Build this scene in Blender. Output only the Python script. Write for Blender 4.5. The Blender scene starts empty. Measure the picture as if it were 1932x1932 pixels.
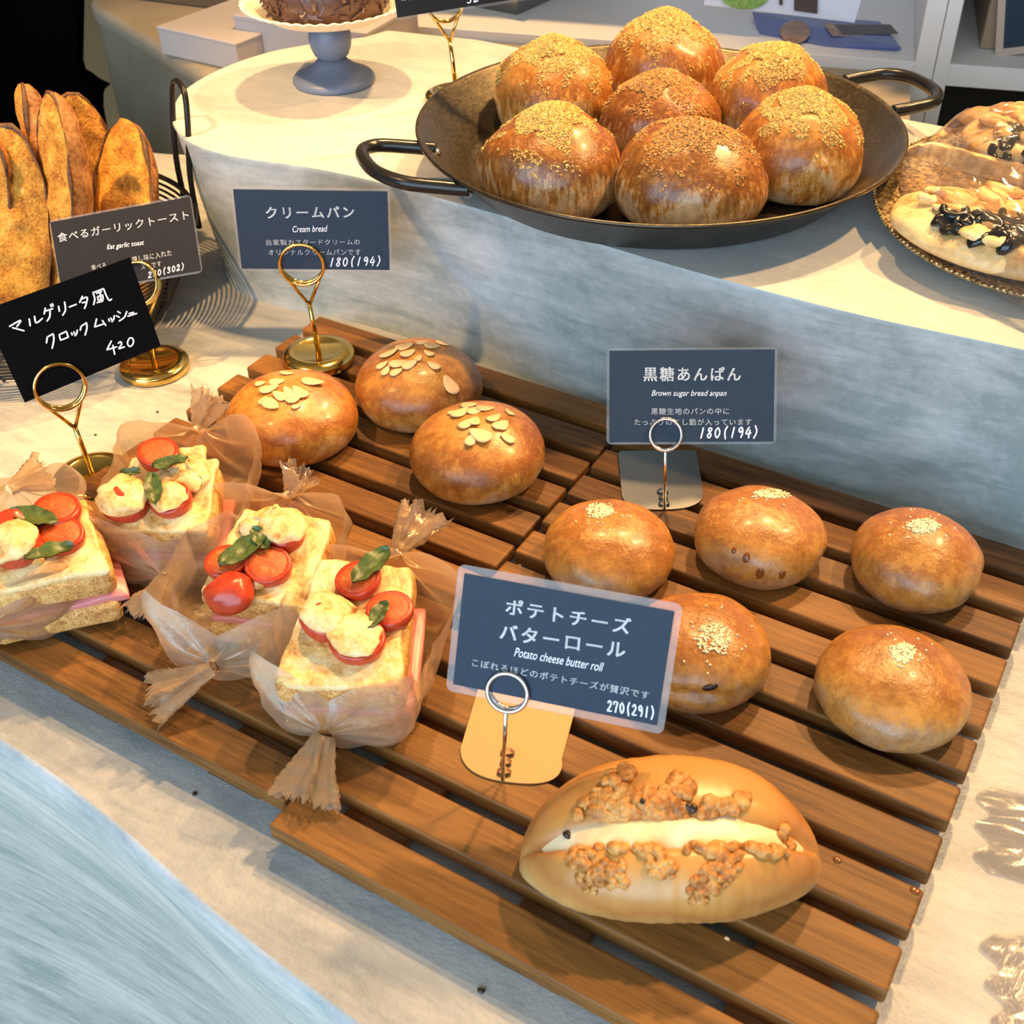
import bpy, bmesh, math, random
import numpy as np
from mathutils import Vector, Matrix, noise
from mathutils.bvhtree import BVHTree

SC = bpy.context.scene
COL = SC.collection
PI = math.pi
TOP = 0.92            # top of the wooden trays; the trays are 2 cm high
TABLE = TOP - 0.02    # lower plaster worktop
LEDGE = TOP + 0.12    # raised plaster ledge

# ------------------------------------------------------------------ camera
FPX = 2199.2          # focal length in pixels of the 1932 px frame
CAM = np.array([0.49824, -0.66821, 0.49387 + TOP])
R_ = np.array([[0.85948233, 0.51103589, -0.01150848],
               [-0.31399935, 0.54559572, 0.77700046],
               [0.4033541 * -1, 0.66420451, -0.62939481]])
cd = bpy.data.cameras.new('camera'); cam = bpy.data.objects.new('camera', cd); COL.objects.link(cam)
mw = Matrix.Identity(4)
for i in range(3):
    mw[i][0], mw[i][1], mw[i][2], mw[i][3] = R_[0][i], R_[1][i], -R_[2][i], CAM[i]
cam.matrix_world = mw
cd.sensor_width = 36; cd.lens = FPX / 1932 * 36; cd.clip_start = 0.02
cd.dof.use_dof = True; cd.dof.focus_distance = 0.78; cd.dof.aperture_fstop = 18
SC.camera = cam

# ------------------------------------------------------------------ world, light, exposure
SC.view_settings.view_transform = 'Standard'; SC.view_settings.look = 'None'
SC.view_settings.gamma = 1.0; SC.view_settings.use_curve_mapping = False
SC.view_settings.exposure = 0.0
SC.cycles.transparent_max_bounces = 24
W = bpy.data.worlds.new('world'); SC.world = W; W.use_nodes = True
W.node_tree.nodes['Background'].inputs[0].default_value = (0.55, 0.76, 1.0, 1)
W.node_tree.nodes['Background'].inputs[1].default_value = 0.20


def aim(o, tgt):
    d = Vector(tgt) - o.location
    o.rotation_euler = d.to_track_quat('-Z', 'Y').to_euler()


def area(name, loc, tgt, sx, sy, power, col):
    l = bpy.data.lights.new(name, 'AREA'); l.shape = 'RECTANGLE'; l.size = sx; l.size_y = sy
    l.energy = power; l.color = col
    o = bpy.data.objects.new(name, l); COL.objects.link(o); o.location = loc; aim(o, tgt); return o


def spot(name, loc, tgt, power, col, ang=70, rad=0.03, blend=0.6):
    l = bpy.data.lights.new(name, 'SPOT'); l.energy = power; l.color = col
    l.spot_size = math.radians(ang); l.spot_blend = blend; l.shadow_soft_size = rad
    o = bpy.data.objects.new(name, l); COL.objects.link(o); o.location = loc; aim(o, tgt); return o


WARM = (1.0, 0.60, 0.25)
area('shop_window_daylight', (0.55, -2.5, 1.65), (0.1, 0, 0.95), 3.2, 1.8, 104, (0.57, 0.78, 1.0))
spot('ceiling_spot', (-0.22, 0.48, 2.40), (-0.28, 0.10, TABLE), 105, WARM, 58, 0.03)
spot('ceiling_spot', (0.22, 0.92, 2.32), (0.22, 0.0, TABLE), 122, WARM, 62, 0.04)
spot('ceiling_spot', (0.85, 0.70, 2.35), (0.48, -0.25, TABLE), 122, WARM, 60, 0.04)
spot('ceiling_spot', (-0.55, -0.70, 2.38), (-0.37, -0.10, 1.0), 150, WARM, 33, 0.03)


# ------------------------------------------------------------------ geometry helpers
def at(px, py, z):
    """world point seen at photo pixel (px, py) on the horizontal plane z (absolute)"""
    d = R_.T @ np.array([(px - 966) / FPX, -(py - 966) / FPX, 1.0])
    return Vector(CAM + d * ((z - CAM[2]) / d[2]))


def on_plane(px, py, P, n):
    d = R_.T @ np.array([(px - 966) / FPX, -(py - 966) / FPX, 1.0])
    P = np.array(P); n = np.array(n)
    return Vector(CAM + d * (((P - CAM) @ n) / (d @ n)))


def hit(bvh, px, py):
    d = Vector(R_.T @ np.array([(px - 966) / FPX, -(py - 966) / FPX, 1.0])).normalized()
    p, n, i, dist = bvh.ray_cast(Vector(CAM), d)
    return p, n


ROOT = {}


def thing(name, label, cat, loc, group=None):
    o = bpy.data.objects.new(name, None); COL.objects.link(o)
    o.empty_display_size = 0.02
    o.location = loc; o['label'] = label; o['category'] = cat
    if group: o['group'] = group
    ROOT[o.name] = Vector(loc); return o


def tag(o, label, cat, group=None):
    o['label'] = label; o['category'] = cat
    if group: o['group'] = group
    return o


def mesh(name, V, F, mat, parent=None, smooth=True, loc=None):
    """V in world coordinates; the origin sits on the parent's (or at loc)"""
    if parent is not None: base = ROOT[parent.name]
    elif loc is not None: base = Vector(loc)
    else:
        a = np.array([tuple(v) for v in V]); base = Vector((a[:, 0].mean(), a[:, 1].mean(), a[:, 2].min()))
    me = bpy.data.meshes.new(name)
    me.from_pydata([tuple(Vector(v) - base) for v in V], [], [tuple(f) for f in F])
    me.update()
    if isinstance(mat, (list, tuple)):
        for m in mat: me.materials.append(m)
    else: me.materials.append(mat)
    if smooth: me.polygons.foreach_set('use_smooth', [True] * len(me.polygons))
    o = bpy.data.objects.new(name, me); COL.objects.link(o)
    ROOT[o.name] = base
    if parent is not None: o.parent = parent
    else: o.location = base
    return o


def struct(name, V, F, mat, smooth=False):
    o = mesh(name, V, F, mat, None, smooth); o['kind'] = 'structure'; return o


class MB:
    def __init__(s): s.V = []; s.F = []
    def add(s, V, F):
        n = len(s.V); s.V += [Vector(v) for v in V]; s.F += [tuple(i + n for i in f) for f in F]; return s
    def build(s, name, mat, parent=None, smooth=True, loc=None):
        return mesh(name, s.V, s.F, mat, parent, smooth, loc)
    def bvh(s): return BVHTree.FromPolygons(s.V, s.F)


def fix(V, F):
    bm = bmesh.new()
    vs = [bm.verts.new(v) for v in V]
    for f in F:
        try: bm.faces.new([vs[i] for i in f])
        except ValueError: pass
    bmesh.ops.recalc_face_normals(bm, faces=bm.faces)
    bm.verts.index_update()
    out = [v.co.copy() for v in bm.verts], [tuple(v.index for v in f.verts) for f in bm.faces]
    bm.free(); return out


def frame(x=None, z=None):
    """orthonormal axes from an x and a z direction"""
    z = Vector(z).normalized(); x = Vector(x); x = (x - z * x.dot(z)).normalized()
    return x, z.cross(x), z


def rbox(c, ax, h, r, n=4, warp=None):
    """rounded box: centre, axes, half sizes, corner radius"""
    c = Vector(c); V = []; F = []; idx = {}
    segs = [max(2, n)] * 3
    bm = bmesh.new(); bmesh.ops.create_cube(bm, size=2)
    bmesh.ops.subdivide_edges(bm, edges=bm.edges[:], cuts=n, use_grid_fill=True)
    for v in bm.verts:
        p = [0, 0, 0]
        for k in range(3):
            u = v.co[k]
            # pull grid lines towards the edges
            u = math.copysign(abs(u) ** 0.55, u) if abs(u) < 1 else u
            p[k] = u * h[k]
        q = Vector([max(-(h[k] - r), min(h[k] - r, p[k])) for k in range(3)])
        d = Vector(p) - q
        if d.length > 1e-9: q = q + d.normalized() * min(r, r)
        if warp: q = Vector(warp(q))
        v.co = c + ax[0] * q.x + ax[1] * q.y + ax[2] * q.z
    bmesh.ops.recalc_face_normals(bm, faces=bm.faces)
    bm.verts.index_update()
    V = [v.co.copy() for v in bm.verts]; F = [tuple(v.index for v in f.verts) for f in bm.faces]
    bm.free(); return V, F


AX = (Vector((1, 0, 0)), Vector((0, 1, 0)), Vector((0, 0, 1)))


def bevel_box(c, ax, h, b, seg=2):
    c = Vector(c); bm = bmesh.new(); bmesh.ops.create_cube(bm, size=2)
    for v in bm.verts: v.co = Vector((v.co.x * h[0], v.co.y * h[1], v.co.z * h[2]))
    if b > 0: bmesh.ops.bevel(bm, geom=bm.edges[:], offset=b, segments=seg, profile=0.5, affect='EDGES')
    for v in bm.verts: v.co = c + ax[0] * v.co.x + ax[1] * v.co.y + ax[2] * v.co.z
    bm.normal_update(); bm.verts.index_update()
    V = [v.co.copy() for v in bm.verts]; F = [tuple(v.index for v in f.verts) for f in bm.faces]
    bm.free(); return V, F


def tube(P, r, n=10, closed=False, caps=True):
    P = [Vector(p) for p in P]; N = len(P); V = []; F = []
    rr = r if isinstance(r, (list, tuple)) else [r] * N
    t0 = ((P[1] - P[-1]) if closed else (P[1] - P[0])).normalized()
    u = t0.orthogonal().normalized()
    for i in range(N):
        if closed: t = (P[(i + 1) % N] - P[i - 1]).normalized()
        else: t = (P[min(i + 1, N - 1)] - P[max(i - 1, 0)]).normalized()
        u = (u - t * u.dot(t)).normalized(); w = t.cross(u)
        for k in range(n):
            a = 2 * PI * k / n
            V.append(P[i] + (u * math.cos(a) + w * math.sin(a)) * rr[i])
    M = N if closed else N - 1
    for i in range(M):
        for k in range(n):
            a = i * n + k; b = i * n + (k + 1) % n; j = (i + 1) % N
            F.append((a, b, j * n + (k + 1) % n, j * n + k))
    if not closed and caps:
        F.append(tuple(range(n - 1, -1, -1))); F.append(tuple((N - 1) * n + k for k in range(n)))
    return V, F


def lathe(prof, c, n=64, cap=True):
    """profile of (radius, z); around the vertical axis through c"""
    c = Vector(c); V = []; F = []; m = len(prof)
    for i in range(n):
        a = 2 * PI * i / n
        for r, z in prof: V.append(c + Vector((r * math.cos(a), r * math.sin(a), z)))
    for i in range(n):
        j = (i + 1) % n
        for k in range(m - 1): F.append((i * m + k, j * m + k, j * m + k + 1, i * m + k + 1))
    return fix_lathe(V, F, m, n, prof)


def fix_lathe(V, F, m, n, prof):
    if prof[0][0] < 1e-6 or prof[-1][0] < 1e-6:
        bm = bmesh.new(); vs = [bm.verts.new(v) for v in V]
        for f in F: bm.faces.new([vs[i] for i in f])
        bmesh.ops.remove_doubles(bm, verts=bm.verts, dist=1e-6)
        bmesh.ops.recalc_face_normals(bm, faces=bm.faces); bm.verts.index_update()
        V = [v.co.copy() for v in bm.verts]; F = [tuple(v.index for v in f.verts) for f in bm.faces]; bm.free()
    else: V, F = fix(V, F)
    return V, F


def spline(pts, n=12, closed=False):
    P = [Vector(p) for p in pts]; N = len(P); out = []
    M = N if closed else N - 1
    for i in range(M):
        if closed: a, b, c, d = P[i - 1], P[i], P[(i + 1) % N], P[(i + 2) % N]
        else: a, b, c, d = P[max(i - 1, 0)], P[i], P[i + 1], P[min(i + 2, N - 1)]
        for k in range(n):
            t = k / n
            out.append(0.5 * ((2 * b) + (c - a) * t + (2 * a - 5 * b + 4 * c - d) * t * t + (3 * b - a - 3 * c + d) * t ** 3))
    if not closed: out.append(P[-1])
    return out


def nz(p, s=1.0, seed=0): return noise.noise(Vector((p[0] * s + seed * 7.31, p[1] * s - seed * 3.17, p[2] * s + seed * 1.73)))


def ellipsoid(c, ax, r, nu=10, nv=7):
    c = Vector(c); V = [c + ax[2] * r[2]]; F = []
    for j in range(1, nv):
        t = PI * j / nv
        for i in range(nu):
            a = 2 * PI * i / nu
            V.append(c + ax[0] * (r[0] * math.sin(t) * math.cos(a)) + ax[1] * (r[1] * math.sin(t) * math.sin(a)) + ax[2] * (r[2] * math.cos(t)))
    V.append(c - ax[2] * r[2]); L = len(V) - 1
    for i in range(nu):
        k = (i + 1) % nu
        F.append((0, 1 + i, 1 + k)); F.append((L, L - nu + k, L - nu + i))
        for j in range(nv - 2): F.append((1 + j * nu + i, 1 + (j + 1) * nu + i, 1 + (j + 1) * nu + k, 1 + j * nu + k))
    return V, F


# ------------------------------------------------------------------ materials
class NT:
    def __init__(s, name):
        s.m = bpy.data.materials.new(name); s.m.use_nodes = True; s.t = s.m.node_tree
        s.b = s.t.nodes['Principled BSDF']; s.out = s.t.nodes['Material Output']
    def n(s, typ, **kw):
        x = s.t.nodes.new(typ)
        for k, v in kw.items(): setattr(x, k, v)
        return x
    def set(s, node, key, v):
        if hasattr(v, 'is_linked') or isinstance(v, bpy.types.NodeSocket): s.t.links.new(v, node.inputs[key])
        else: node.inputs[key].default_value = v
    def coord(s, scale=(1, 1, 1), rnd=True, kind='Object', rot=(0, 0, 0)):
        tc = s.n('ShaderNodeTexCoord'); mp = s.n('ShaderNodeMapping')
        s.t.links.new(tc.outputs[kind], mp.inputs[0]); mp.inputs['Scale'].default_value = scale
        mp.inputs['Rotation'].default_value = rot
        if rnd:
            oi = s.n('ShaderNodeObjectInfo'); mu = s.n('ShaderNodeVectorMath', operation='MULTIPLY')
            s.t.links.new(oi.outputs['Random'], mu.inputs[0]); mu.inputs[1].default_value = (13, 17, 11)
            s.t.links.new(mu.outputs[0], mp.inputs['Location'])
        return mp.outputs[0]
    def noise(s, vec, scale, detail=4, rough=0.55, dist=0.0):
        x = s.n('ShaderNodeTexNoise'); s.t.links.new(vec, x.inputs['Vector'])
        x.inputs['Scale'].default_value = scale; x.inputs['Detail'].default_value = detail
        x.inputs['Roughness'].default_value = rough; x.inputs['Distortion'].default_value = dist
        return x.outputs[0]
    def math(s, op, a, b=None, clamp=False):
        x = s.n('ShaderNodeMath', operation=op); x.use_clamp = clamp
        s.set(x, 0, a)
        if b is not None: s.set(x, 1, b)
        return x.outputs[0]
    def ramp(s, fac, stops, mode='LINEAR'):
        x = s.n('ShaderNodeValToRGB'); cr = x.color_ramp; cr.interpolation = mode
        while len(cr.elements) < len(stops): cr.elements.new(0.5)
        for e, (p, c) in zip(cr.elements, stops): e.position = p; e.color = (*c, 1) if len(c) == 3 else c
        s.t.links.new(fac, x.inputs[0]); return x.outputs[0]
    def mix(s, fac, a, b, blend='MIX'):
        x = s.n('ShaderNodeMix', data_type='RGBA', blend_type=blend)
        s.set(x, 0, fac)
        for key, v in ((6, a), (7, b)):
            if isinstance(v, bpy.types.NodeSocket): s.t.links.new(v, x.inputs[key])
            else: x.inputs[key].default_value = (*v, 1)
        return x.outputs[2]
    def z(s):
        tc = s.n('ShaderNodeTexCoord'); sp = s.n('ShaderNodeSeparateXYZ'); s.t.links.new(tc.outputs['Object'], sp.inputs[0]); return sp.outputs[2]
    def bump(s, h, strength=0.3, dist=0.002):
        x = s.n('ShaderNodeBump'); s.t.links.new(h, x.inputs['Height']); x.inputs['Strength'].default_value = strength
        x.inputs['Distance'].default_value = dist; s.t.links.new(x.outputs[0], s.b.inputs['Normal']); return x.outputs[0]
    def p(s, **kw):
        for k, v in kw.items():
            k = k.replace('_', ' ')
            if isinstance(v, tuple) and len(v) == 3 and k in ('Base Color', 'Subsurface Radius', 'Sheen Tint', 'Emission Color'):
                v = (*v, 1) if k != 'Subsurface Radius' else v
            s.set(s.b, k, v)
        return s


def plain(name, col, rough=0.5, metal=0.0, var=0.08, scale=60, bump=0.0, **kw):
    t = NT(name); v = t.noise(t.coord(), scale, 3)
    c = t.mix(v, tuple(x * (1 - var) for x in col), tuple(min(1, x * (1 + var)) for x in col))
    t.p(Base_Color=c, Roughness=rough, Metallic=metal, **kw)
    if bump: t.bump(v, bump, 0.001)
    return t.m


def crust(name, h, pale, mid, dark, lo=0.25, hi=0.75, drip=0.5, rough=0.3):
    t = NT(name); z = t.math('DIVIDE', t.z(), h)
    a = t.noise(t.coord(), 30, 4, 0.6, 0.4); d = t.noise(t.coord((1, 1, 0.20)), 230, 4, 0.65); f = t.noise(t.coord(), 620, 4, 0.7); m = t.noise(t.coord(), 110, 5, 0.65)
    v = t.math('ADD', z, t.math('MULTIPLY', t.math('SUBTRACT', a, 0.5), 1.5))
    v = t.math('ADD', v, t.math('MULTIPLY', t.math('SUBTRACT', d, 0.5), drip * 1.8))
    v = t.math('ADD', v, t.math('MULTIPLY', t.math('SUBTRACT', f, 0.5), 0.45))
    c = t.ramp(v, [(lo - 0.06, pale), (lo + 0.10, mid), (hi, dark), (hi + 0.35, tuple(0.75 * x + 0.25 * y for x, y in zip(mid, dark)))])
    c = t.mix(t.ramp(m, [(0.42, (0, 0, 0)), (0.66, (0.55, 0.55, 0.55))]), c, tuple(x * 0.62 for x in dark))
    b = t.noise(t.coord(), 260, 4, 0.6)
    t.p(Base_Color=c, Roughness=t.math('ADD', t.math('MULTIPLY', b, 0.35), rough - 0.08), Coat_Weight=0.16, Coat_Roughness=0.18, Specular_IOR_Level=0.5)
    t.bump(t.math('ADD', b, t.math('ADD', t.math('MULTIPLY', f, 0.4), t.math('MULTIPLY', m, 1.4))), 0.45, 0.0010)
    return t.m


def plaster(name, c0, c1, stretch, rough=0.42, bump=0.25, tilt=0.0, con=1.0):
    t = NT(name)
    a = t.noise(t.coord(stretch, False, rot=(0, tilt, 0)), 6, 7, 0.66, 0.8); b = t.noise(t.coord((1, 1, 1), False), 120, 5, 0.65)
    w = t.noise(t.coord(tuple(x * x * 1.6 for x in stretch), False, rot=(0, tilt * 1.6, 0.05)), 9, 6, 0.72, 0.5)
    l = t.noise(t.coord((1, 1, 1), False), 5, 3, 0.5)
    v = t.math('ADD', t.math('MULTIPLY', a, 0.5), t.math('MULTIPLY', w, 0.5 * con)); v = t.math('ADD', v, t.math('MULTIPLY', t.math('SUBTRACT', b, 0.5), 0.16))
    v = t.math('ADD', v, t.math('MULTIPLY', t.math('SUBTRACT', l, 0.5), 0.35))
    c = t.ramp(v, [(0.38, c0), (0.50, tuple((x + y) / 2 for x, y in zip(c0, c1))), (0.62, c1)])
    g = t.noise(t.coord((1, 1, 1), False), 420, 3, 0.7)
    t.p(Base_Color=c, Roughness=t.math('ADD', t.math('MULTIPLY', b, 0.3), rough - 0.12))
    t.bump(t.math('ADD', t.math('MULTIPLY', g, 0.7), b), bump, 0.0012)
    return t.m


def wood(name, c0, c1, rough=0.38):
    t = NT(name)
    a = t.noise(t.coord((2.0, 36, 36)), 6, 5, 0.65, 0.8); f = t.noise(t.coord((9, 190, 190)), 6, 4, 0.7)
    b = t.noise(t.coord((3, 5, 5)), 4, 2)
    oi = t.n('ShaderNodeObjectInfo')
    v = t.math('ADD', t.math('MULTIPLY', a, 0.6), t.math('MULTIPLY', f, 0.25)); v = t.math('ADD', v, t.math('MULTIPLY', b, 0.25))
    v = t.math('ADD', v, t.math('MULTIPLY', t.math('SUBTRACT', oi.outputs['Random'], 0.5), 0.16))
    c = t.ramp(v, [(0.40, c0), (0.55, tuple((x + y) / 2 for x, y in zip(c0, c1))), (0.70, c1)])
    t.p(Base_Color=c, Roughness=t.math('ADD', t.math('MULTIPLY', f, 0.18), rough - 0.08), Specular_IOR_Level=0.28)
    t.bump(f, 0.12, 0.0006)
    return t.m


def sheer(name, tint, body, opac, rough=0.3, bumpscale=40, bump=0.4, edge=0.5, gloss=0.3):
    """thin translucent film or waxed paper: see-through + diffuse/translucent + gloss"""
    t = NT(name); N = t.t.nodes; L = t.t.links
    N.remove(t.b)
    tr = t.n('ShaderNodeBsdfTransparent'); tr.inputs[0].default_value = (*tint, 1)
    df = t.n('ShaderNodeBsdfDiffuse'); df.inputs[0].default_value = (*body, 1)
    tl = t.n('ShaderNodeBsdfTranslucent'); tl.inputs[0].default_value = (*body, 1)
    gl = t.n('ShaderNodeBsdfGlossy'); gl.inputs['Roughness'].default_value = rough; gl.inputs[0].default_value = (1, 1, 1, 1)
    h = t.noise(t.coord(), bumpscale, 5, 0.6, 0.6)
    bp = t.n('ShaderNodeBump'); L.new(h, bp.inputs['Height']); bp.inputs['Strength'].default_value = bump; bp.inputs['Distance'].default_value = 0.004
    for x in (df, tl, gl): L.new(bp.outputs[0], x.inputs['Normal'])
    m1 = t.n('ShaderNodeMixShader'); m1.inputs[0].default_value = 0.45; L.new(df.outputs[0], m1.inputs[1]); L.new(tl.outputs[0], m1.inputs[2])
    lw = t.n('ShaderNodeLayerWeight'); lw.inputs['Blend'].default_value = 0.45; L.new(bp.outputs[0], lw.inputs['Normal'])
    op = t.math('ADD', t.math('MULTIPLY', lw.outputs['Facing'], edge), opac, True)
    m2 = t.n('ShaderNodeMixShader'); L.new(op, m2.inputs[0]); L.new(tr.outputs[0], m2.inputs[1]); L.new(m1.outputs[0], m2.inputs[2])
    fr = t.n('ShaderNodeFresnel'); fr.inputs[0].default_value = 1.5; L.new(bp.outputs[0], fr.inputs['Normal'])
    m3 = t.n('ShaderNodeMixShader'); L.new(t.math('MULTIPLY', fr.outputs[0], gloss, True), m3.inputs[0]); L.new(m2.outputs[0], m3.inputs[1]); L.new(gl.outputs[0], m3.inputs[2])
    L.new(m3.outputs[0], t.out.inputs[0]); return t.m


M = {}
M['table'] = plaster('plaster_worktop', (0.27, 0.285, 0.285), (0.47, 0.46, 0.43), (1.0, 2.0, 1), 0.36, 0.4)
M['ledge'] = plaster('plaster_ledge', (0.40, 0.41, 0.40), (0.57, 0.55, 0.50), (1.0, 2.0, 1), 0.45, 0.12)
M['riser'] = plaster('plaster_riser', (0.26, 0.305, 0.295), (0.59, 0.61, 0.595), (0.8, 0.8, 1.9), 0.42, 0.25, 0.16, 0.8)
M['front'] = plaster('plaster_front', (0.22, 0.28, 0.30), (0.54, 0.55, 0.54), (1.0, 1.0, 2.6), 0.36, 0.15, -0.25, 1.0)
M['slat'] = wood('walnut_slat', (0.065, 0.023, 0.005), (0.255, 0.108, 0.023), 0.5)
M['batten'] = wood('walnut_batten', (0.09, 0.036, 0.012), (0.20, 0.085, 0.026))
M['rear'] = plaster('rear_counter_paint', (0.28, 0.235, 0.165), (0.36, 0.30, 0.22), (1, 1, 1), 0.5, 0.05)
M['cream_bun'] = crust('cream_bun_crust', 0.046, (0.64, 0.40, 0.19), (0.62, 0.29, 0.055), (0.32, 0.095, 0.014), 0.17, 0.60, 0.3, 0.22)
M['anpan'] = crust('brown_sugar_bun_crust', 0.042, (0.44, 0.24, 0.10), (0.56, 0.26, 0.052), (0.34, 0.115, 0.018), 0.36, 0.92, 0.40, 0.20)
M['pan_bun'] = crust('cheese_bun_crust', 0.068, (0.70, 0.46, 0.23), (0.60, 0.27, 0.048), (0.30, 0.088, 0.011), 0.24, 0.58, 0.75, 0.22)
M['pan_bun_dark'] = crust('dark_cheese_bun_crust', 0.068, (0.58, 0.36, 0.17), (0.44, 0.175, 0.030), (0.19, 0.052, 0.008), 0.26, 0.62, 0.9, 0.20)
M['almond'] = plain('almond_flake', (0.78, 0.50, 0.24), 0.5, var=0.18, scale=250)
M['crumb_dark'] = plain('brown_cheese_crumb', (0.52, 0.24, 0.055), 0.5, var=0.7, scale=330)
M['seed'] = plain('sesame_seed', (0.90, 0.71, 0.43), 0.45, var=0.3, scale=600)
M['crumb'] = plain('toasted_cheese_crumb', (0.74, 0.39, 0.095), 0.5, var=0.65, scale=330)
M['gold'] = plain('polished_brass', (0.72, 0.49, 0.14), 0.14, 1.0, 0.04, 120)
M['warm_reflect_plate'] = plain('steel_warm_reflection', (0.33, 0.19, 0.088), 0.45, 0.5, 0.12, 500, 0.05)  # front steel plate, the warm room reflection put into its base colour
M['steel'] = plain('satin_steel', (0.25, 0.25, 0.24), 0.36, 1.0, 0.05, 300, 0.05)
M['chrome'] = plain('bright_steel_wire', (0.70, 0.69, 0.67), 0.15, 1.0, 0.03, 300)
M['card'] = plain('slate_blue_printed_card', (0.030, 0.045, 0.068), 0.5, 0, 0.12, 400, Specular_IOR_Level=0.15)
M['card_b'] = plain('charcoal_printed_card', (0.020, 0.0175, 0.0165), 0.5, 0, 0.12, 400, Specular_IOR_Level=0.15)
M['black_card'] = plain('matt_black_card', (0.0025, 0.0025, 0.003), 0.7, 0, 0.1, 300, Specular_IOR_Level=0.06)
M['ink'] = plain('white_ink', (0.94, 0.94, 0.92), 0.6, 0, 0.03, 100)
M['chalk'] = plain('white_marker', (0.88, 0.91, 0.95), 0.6, 0, 0.06, 300)
M['laminate'] = sheer('laminate_film', (0.97, 0.97, 0.97), (0.75, 0.75, 0.75), 0.10, 0.14, 22, 0.2, 0.15, 0.45)
M['bag'] = sheer('waxed_paper', (0.92, 0.81, 0.64), (0.62, 0.43, 0.25), 0.36, 0.34, 70, 0.30, 0.45, 0.45)
M['cello_soft'] = sheer('soft_clear_film', (0.86, 0.86, 0.88), (0.42, 0.41, 0.41), 0.08, 0.16, 34, 0.15, 0.20, 0.14)
M['cello'] = sheer('clear_cellophane', (0.97, 0.95, 0.93), (0.80, 0.74, 0.68), 0.03, 0.14, 34, 0.22, 0.10, 0.8)


def pan_metal():
    t = NT('seasoned_carbon_steel'); a = t.noise(t.coord(), 9, 6, 0.65); s = t.noise(t.coord((1, 1, 4)), 190, 4, 0.7)
    c = t.ramp(t.math('ADD', t.math('MULTIPLY', a, 0.7), t.math('MULTIPLY', s, 0.35)), [(0.35, (0.035, 0.030, 0.024)), (0.55, (0.10, 0.080, 0.052)), (0.78, (0.27, 0.21, 0.13))])
    t.p(Base_Color=c, Roughness=t.math('ADD', t.math('MULTIPLY', s, 0.3), 0.22), Metallic=0.85); t.bump(s, 0.15, 0.0005); return t.m


M['pan'] = pan_metal()
M['pan_handle'] = plain('black_enamelled_handle', (0.018, 0.017, 0.016), 0.25, 0.3, 0.3, 200, 0.1)
M['stand'] = plain('blue_grey_painted_wood', (0.15, 0.175, 0.235), 0.42, 0, 0.15, 50, 0.05)
M['dish'] = plain('cream_paper_dish', (0.80, 0.70, 0.52), 0.55, 0, 0.05, 50)
M['choc'] = plain('chocolate_shaving', (0.10, 0.045, 0.028), 0.4, 0, 0.4, 120)
M['wire'] = plain('black_wire', (0.020, 0.018, 0.016), 0.35, 0.6, 0.2, 200)


def spotted(name, stops, scale, rough=0.5, bump=0.5, dist=0.002, fine=0.4, **kw):
    t = NT(name); a = t.noise(t.coord(), scale, 6, 0.65); f = t.noise(t.coord(), scale * 5, 4, 0.7)
    v = t.math('ADD', t.math('MULTIPLY', a, 1 - fine), t.math('MULTIPLY', f, fine))
    t.p(Base_Color=t.ramp(v, stops), Roughness=rough, **kw); t.bump(v, bump, dist); return t.m


M['garlic'] = spotted('garlic_butter_crumb', [(0.36, (0.26, 0.075, 0.010)), (0.46, (0.62, 0.23, 0.022)), (0.56, (0.84, 0.40, 0.050)), (0.70, (0.94, 0.66, 0.20))], 85, 0.35, 1.0, 0.006, 0.45)
M['toast_crust'] = spotted('baguette_crust', [(0.38, (0.12, 0.035, 0.007)), (0.48, (0.36, 0.135, 0.030)), (0.62, (0.55, 0.27, 0.085))], 60, 0.5, 0.7, 0.002, 0.45)
M['char'] = spotted('dark_baked_edge', [(0.4, (0.035, 0.014, 0.006)), (0.6, (0.20, 0.075, 0.018))], 120, 0.5, 0.7, 0.002)
M['bread'] = spotted('toasted_bread_side', [(0.38, (0.30, 0.105, 0.020)), (0.48, (0.66, 0.31, 0.075)), (0.60, (0.86, 0.54, 0.20))], 150, 0.6, 0.6, 0.002, 0.5)
M['bread_top'] = spotted('toasted_bread_top', [(0.36, (0.45, 0.19, 0.04)), (0.5, (0.78, 0.50, 0.20)), (0.66, (0.86, 0.66, 0.36))], 45, 0.55, 0.6, 0.002, 0.5)
M['cheese'] = spotted('melted_cheese', [(0.35, (0.48, 0.19, 0.035)), (0.45, (0.78, 0.46, 0.15)), (0.58, (0.89, 0.67, 0.34))], 75, 0.36, 0.5, 0.003, 0.3)
M['tomato'] = spotted('roasted_tomato_skin', [(0.35, (0.36, 0.028, 0.010)), (0.6, (0.55, 0.060, 0.020)), (0.75, (0.60, 0.15, 0.05))], 150, 0.26, 0.15, 0.001, 0.3)
M['tomato_in'] = spotted('roasted_tomato_flesh', [(0.35, (0.50, 0.045, 0.010)), (0.55, (0.64, 0.115, 0.022)), (0.7, (0.76, 0.30, 0.08))], 130, 0.2, 0.6, 0.002, 0.4)
M['basil'] = spotted('baked_basil', [(0.35, (0.030, 0.045, 0.010)), (0.6, (0.11, 0.15, 0.030)), (0.75, (0.26, 0.26, 0.09))], 110, 0.35, 0.5, 0.001, 0.3)
M['ham'] = plain('pink_ham', (0.66, 0.22, 0.20), 0.35, 0, 0.15, 90)
M['roll'] = None
M['filling'] = spotted('potato_cream', [(0.3, (0.84, 0.55, 0.22)), (0.5, (0.92, 0.76, 0.46)), (0.7, (0.94, 0.82, 0.58))], 35, 0.4, 0.3, 0.002, 0.2)
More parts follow.
